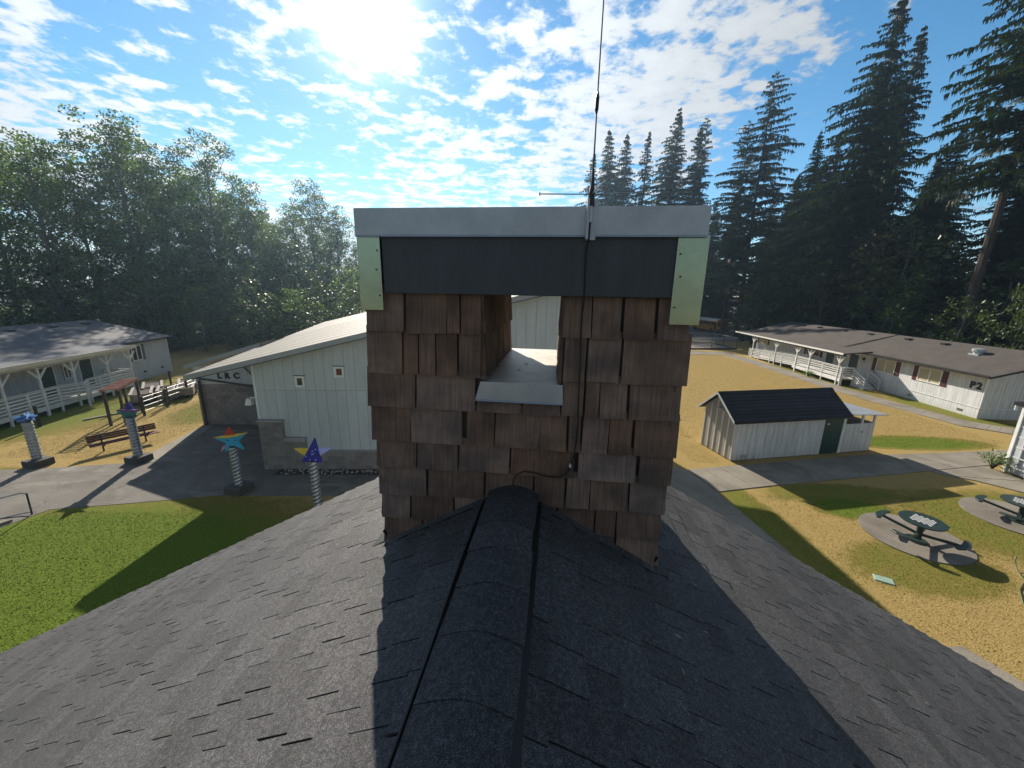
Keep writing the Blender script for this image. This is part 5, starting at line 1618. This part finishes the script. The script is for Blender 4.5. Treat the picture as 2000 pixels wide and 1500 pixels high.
for i, (x, y, h) in enumerate(under):
    s_ = h/10
    tree('understory_tree', BV[i % 3], (x, y, 0), (s_, s_, s_*0.95), rnd.uniform(0, 6.28), ('tall' if h > 11 else 'small') + ' bushy tree at the forest foot, ' + ('behind the left end of the left portable' if x/y < -1.0 else 'behind the far end of the left portable' if x/y < -0.78 else 'between the left portable and the LRC roof' if x/y < -0.52 else 'rising just behind the LRC roof'), 'tree', 'understory of the left tree belt')
# --- conifers on the right
CV = [conifer_meshes(1, 40, 8.8, 0.04, 0.48, 0.06, 0.48, power=0.78), conifer_meshes(2, 40, 8.0, 0.05, 0.50, 0.12, 0.58, power=0.72, lop=0.35), conifer_meshes(3, 40, 7.6, 0.22, 0.75, 0.28, 0.25, power=0.5, lop=0.4), conifer_meshes(4, 40, 5.4, 0.06, 0.6, 0.18, 0.5, power=0.75), conifer_meshes(5, 40, 10.5, 0.03, 0.50, 0.05, 0.42, power=0.85), conifer_meshes(6, 40, 7.6, 0.44, 0.62, 0.12, 0.40, power=0.6)]
GR = 'conifers along the right skyline'
con = [
    (17.8, 98, 39.0, 3, 1.3, 'small conifer behind the antenna mast, leftmost on the right skyline'),
    (21.5, 100, 44.5, 1, 1.0, 'conifer just right of the antenna whip, left of its twin'),
    (24.8, 98, 43.0, 1, 1.0, 'conifer right of the antenna, right one of the twin tops'),
    (28.2, 92, 41.5, 3, 1.1, 'slender pointed conifer between the twin tops and the broad fir'),
    (36.6, 99, 48.7, 0, 1.0, 'broad symmetrical fir above the right end of the tower cap'),
    (42.0, 98, 44.8, 3, 1.2, 'thin conifer right behind the broad symmetrical fir'),
    (41.0, 93, 44.5, 2, 0.7, 'sparse ragged conifer right of the broad fir'),
    (41.6, 72, 43.0, 2, 0.9, 'tall open-branched conifer standing alone in the middle right'),
    (40.4, 75, 37.0, 2, 0.8, 'shorter open conifer leaning against the lone tall one'),
    (46.2, 66, 32.5, 0, 0.8, 'dark spiky conifer left of the two giant firs'),
    (50.8, 68, 33.0, 4, 0.8, 'bushy dark conifer in front of the giant firs'),
    (46.6, 57, 44.0, 1, 1.15, 'giant drooping fir, tallest left of the pair at upper right'),
    (53.6, 61, 43.0, 0, 0.95, 'giant dark fir, right one of the pair at upper right'),
    (46.4, 40.2, 41.0, 5, 1.05, 'giant conifer with long bare trunk at the right edge'),
    (56.8, 55, 29.5, 4, 0.9, 'wide rounded conifer between the giant pair and the bare trunk'),
    (58.4, 59, 27.0, 4, 0.9, 'low dark conifer right of the giant pair'),
]
WID = 1.0
for x, y, h, v_, wide, lab in con:
    s_ = h/40
    tree('conifer_tree', CV[v_], (x, y, 0), (s_*wide*WID, s_*wide*WID, s_), rnd.uniform(0, 6.28), lab, 'tree', GR)
fillc = [(52, 72, 30, 4), (58, 68, 30, 0), (62, 62, 29, 4), (53, 79, 30, 0), (56, 84, 31, 4), (49, 101, 30, 0), (36, 104, 30, 4), (28, 106, 28, 0), (20, 108, 27, 4), (12, 108, 24, 1), (62, 50, 28, 0), (56, 46, 26, 4), (60, 42, 27, 0), (54, 38, 25, 4), (52, 52, 24, 1), (60, 34, 27, 0), (64, 76, 33, 4), (53, 100, 31, 0), (61, 98, 31, 4), (47.5, 63, 22, 4)]
for x, y, h, v_ in fillc:
    s_ = h/40
    tree('conifer_tree', CV[v_], (x, y, 0), (s_*1.2, s_*1.2, s_), rnd.uniform(0, 6.28), 'dark background conifer ' + ('beside the bare trunk at the right edge' if x/y > 1.08 else 'behind the pair of giant firs' if x/y > 0.8 else 'left of the giant firs, behind the portable' if x/y > 0.55 else 'behind the school bus' if x/y > 0.4 else 'low behind the tower cap'), 'tree', 'background conifers')
maples = [
    (47.5, 50, 17.0, 1.5, 'tall maple with pale sunlit leaf clusters behind the brown roof'),
    (43.6, 33.5, 9.0, 0.9, 'pale leafed maple bush behind the right end of the brown roof'),
    (43.6, 55, 13.0, 1.2, 'maple under the giant firs behind the brown roof'),
    (44.2, 62, 12.5, 1.2, 'maple left of the giant firs behind the portable'),
]
for x, y, h, w_, lab in maples:
    s_ = h/10
    tree('maple_tree', BV[1 if h > 10 else 2], (x, y, 0), (s_*0.8*w_/1.2, s_*0.8*w_/1.2, s_), rnd.uniform(0, 6.28), lab, 'tree')
AV = deciduous_meshes(31, 10, 6.0, 0.3, 26, 0.24, 'amber_leaf', 'bark')
tree('maple_tree', AV, (45.6, 51.5, 5.5), (0.9, 0.9, 1.0), 0.4, 'amber tinted maple crown among the dark firs on the right', 'tree')
rb_under = [(43.5, 45, 8.5), (44.5, 39, 9), (42.5, 68, 10), (46.5, 74, 11), (55, 86, 10), (58, 92, 10), (44, 103, 9), (36, 98, 9), (28, 99, 9), (46, 29, 8), (47, 46, 13), (49, 40, 12)]
for i, (x, y, h) in enumerate(rb_under):
    s_ = h/10
    tree('understory_tree', BV[i % 3], (x, y, 0), (s_, s_, s_*0.9), rnd.uniform(0, 6.28), 'bushy tree at the forest edge, ' + ('behind the P2 end of the right portable' if x/y > 0.95 else 'behind the middle of the right portable' if x/y > 0.75 else 'behind the far end of the right portable' if x/y > 0.6 else 'beyond the parked school bus'), 'tree', 'understory of the right forest')
# --- shrubs
def shrub(loc, h, w, leaf, label, cat='shrub', seed=1):
    jr = random.Random(seed)
    t = empty('shrub', loc)
    tr = MB(); b = MB(); cs = []
    for i in range(14):
        a = jr.uniform(0, 6.28); r_ = jr.uniform(0.1, 0.5)*w
        e = Vector((r_*math.cos(a), r_*math.sin(a), h*jr.uniform(0.35, 0.85)))
        tr.tube([(0, 0, 0), e*0.5+Vector((0, 0, 0.1)), e], [0.02, 0.014, 0.006], 5, False)
        cs.append((e.x, e.y, e.z, 0.28*w))
    leaf_quads(b, cs, 420/w, 1, 0.045, jr)
    tr.obj('stems', 'bark', t, fix=False); b.obj('foliage', leaf, t, fix=False)
    tag(t, label, cat)
shrub((23.0, 17.0, 0.0), 0.95, 1.3, 'shrub_leaf', 'small bright green shrub at the foot of the trellis corner', seed=4)
shrub((-12.6, 20.6, 0.0), 1.7, 1.5, 'leaf', 'dark shrub beside the block entry wall of the LRC building', seed=5)
shrub((29.9, 38.0, 0.0), 0.6, 0.9, 'shrub_leaf', 'bright weeds growing under the porch railing of the right portable', seed=6)

# short turf: tufts that catch the raking sun (colour comes from the ground they grow in)
def turf(name, rects, dens, hmin, hmax, seed):
    jr = np.random.default_rng(seed)
    V = []; nv = 0
    for (x0, x1, y0, y1) in rects:
        n = int((x1-x0)*(y1-y0)*dens)
        c = np.stack([jr.uniform(x0, x1, n), jr.uniform(y0, y1, n)], 1)
        ang = jr.uniform(0, 2*np.pi, n); h = jr.uniform(hmin, hmax, n); w = jr.uniform(0.012, 0.03, n)
        lean = jr.normal(0, 0.03, (n, 2))
        dx, dy = np.cos(ang)*w, np.sin(ang)*w
        z0 = np.zeros(n)-0.005
        P = np.stack([np.stack([c[:, 0]-dx, c[:, 1]-dy, z0], 1), np.stack([c[:, 0]+dx, c[:, 1]+dy, z0], 1), np.stack([c[:, 0]+lean[:, 0], c[:, 1]+lean[:, 1], h], 1)], 1)
        V.append(P.reshape(-1, 3))
    V = np.concatenate(V)
    n = len(V)//3
    me = bpy.data.meshes.new(name)
    me.vertices.add(len(V)); me.vertices.foreach_set('co', V.astype(np.float32).ravel())
    me.loops.add(len(V)); me.loops.foreach_set('vertex_index', np.arange(len(V), dtype=np.int32))
    me.polygons.add(n); me.polygons.foreach_set('loop_start', np.arange(0, len(V), 3, dtype=np.int32))
    me.update(calc_edges=True)
    me.materials.append(MATS['grass'])
    o = put(name, me)
    kind(o, 'stuff')
    o['label'] = 'short lawn grass of the school yard'
    return o
turf('lawn_grass', [(-17, -6, 4, 11.0), (-16.3, -6, 11.0, 12.2), (-12, -6, 12.2, 13.2)], 520, 0.006, 0.019, 3)
turf('yard_grass', [(9.3, 21, 7.5, 14.2), (10.5, 14.5, 4, 7.5), (8.8, 10.3, 17.2, 22), (8.8, 28, 20.3, 51), (19.5, 27, 19.6, 20.3), (-24, -18, 16.4, 26)], 300, 0.006, 0.020, 4)

# ================================================================== HAZE (summer air, seen against the sun)
hz = MB().box(-806, 806, -806, 806, -1.0, 52.0).obj('haze', None)
hm = bpy.data.materials.new('haze_air'); hm.use_nodes = True
hn = hm.node_tree; hn.nodes.clear()
ho_ = hn.nodes.new('ShaderNodeOutputMaterial'); pv = hn.nodes.new('ShaderNodeVolumePrincipled')
pv.inputs['Color'].default_value = (0.52, 0.76, 1.0, 1)
pv.inputs['Density'].default_value = 0.00045
pv.inputs['Anisotropy'].default_value = 0.6
hn.links.new(pv.outputs[0], ho_.inputs['Volume'])
hz.data.materials.append(hm)
hz['kind'] = 'stuff'
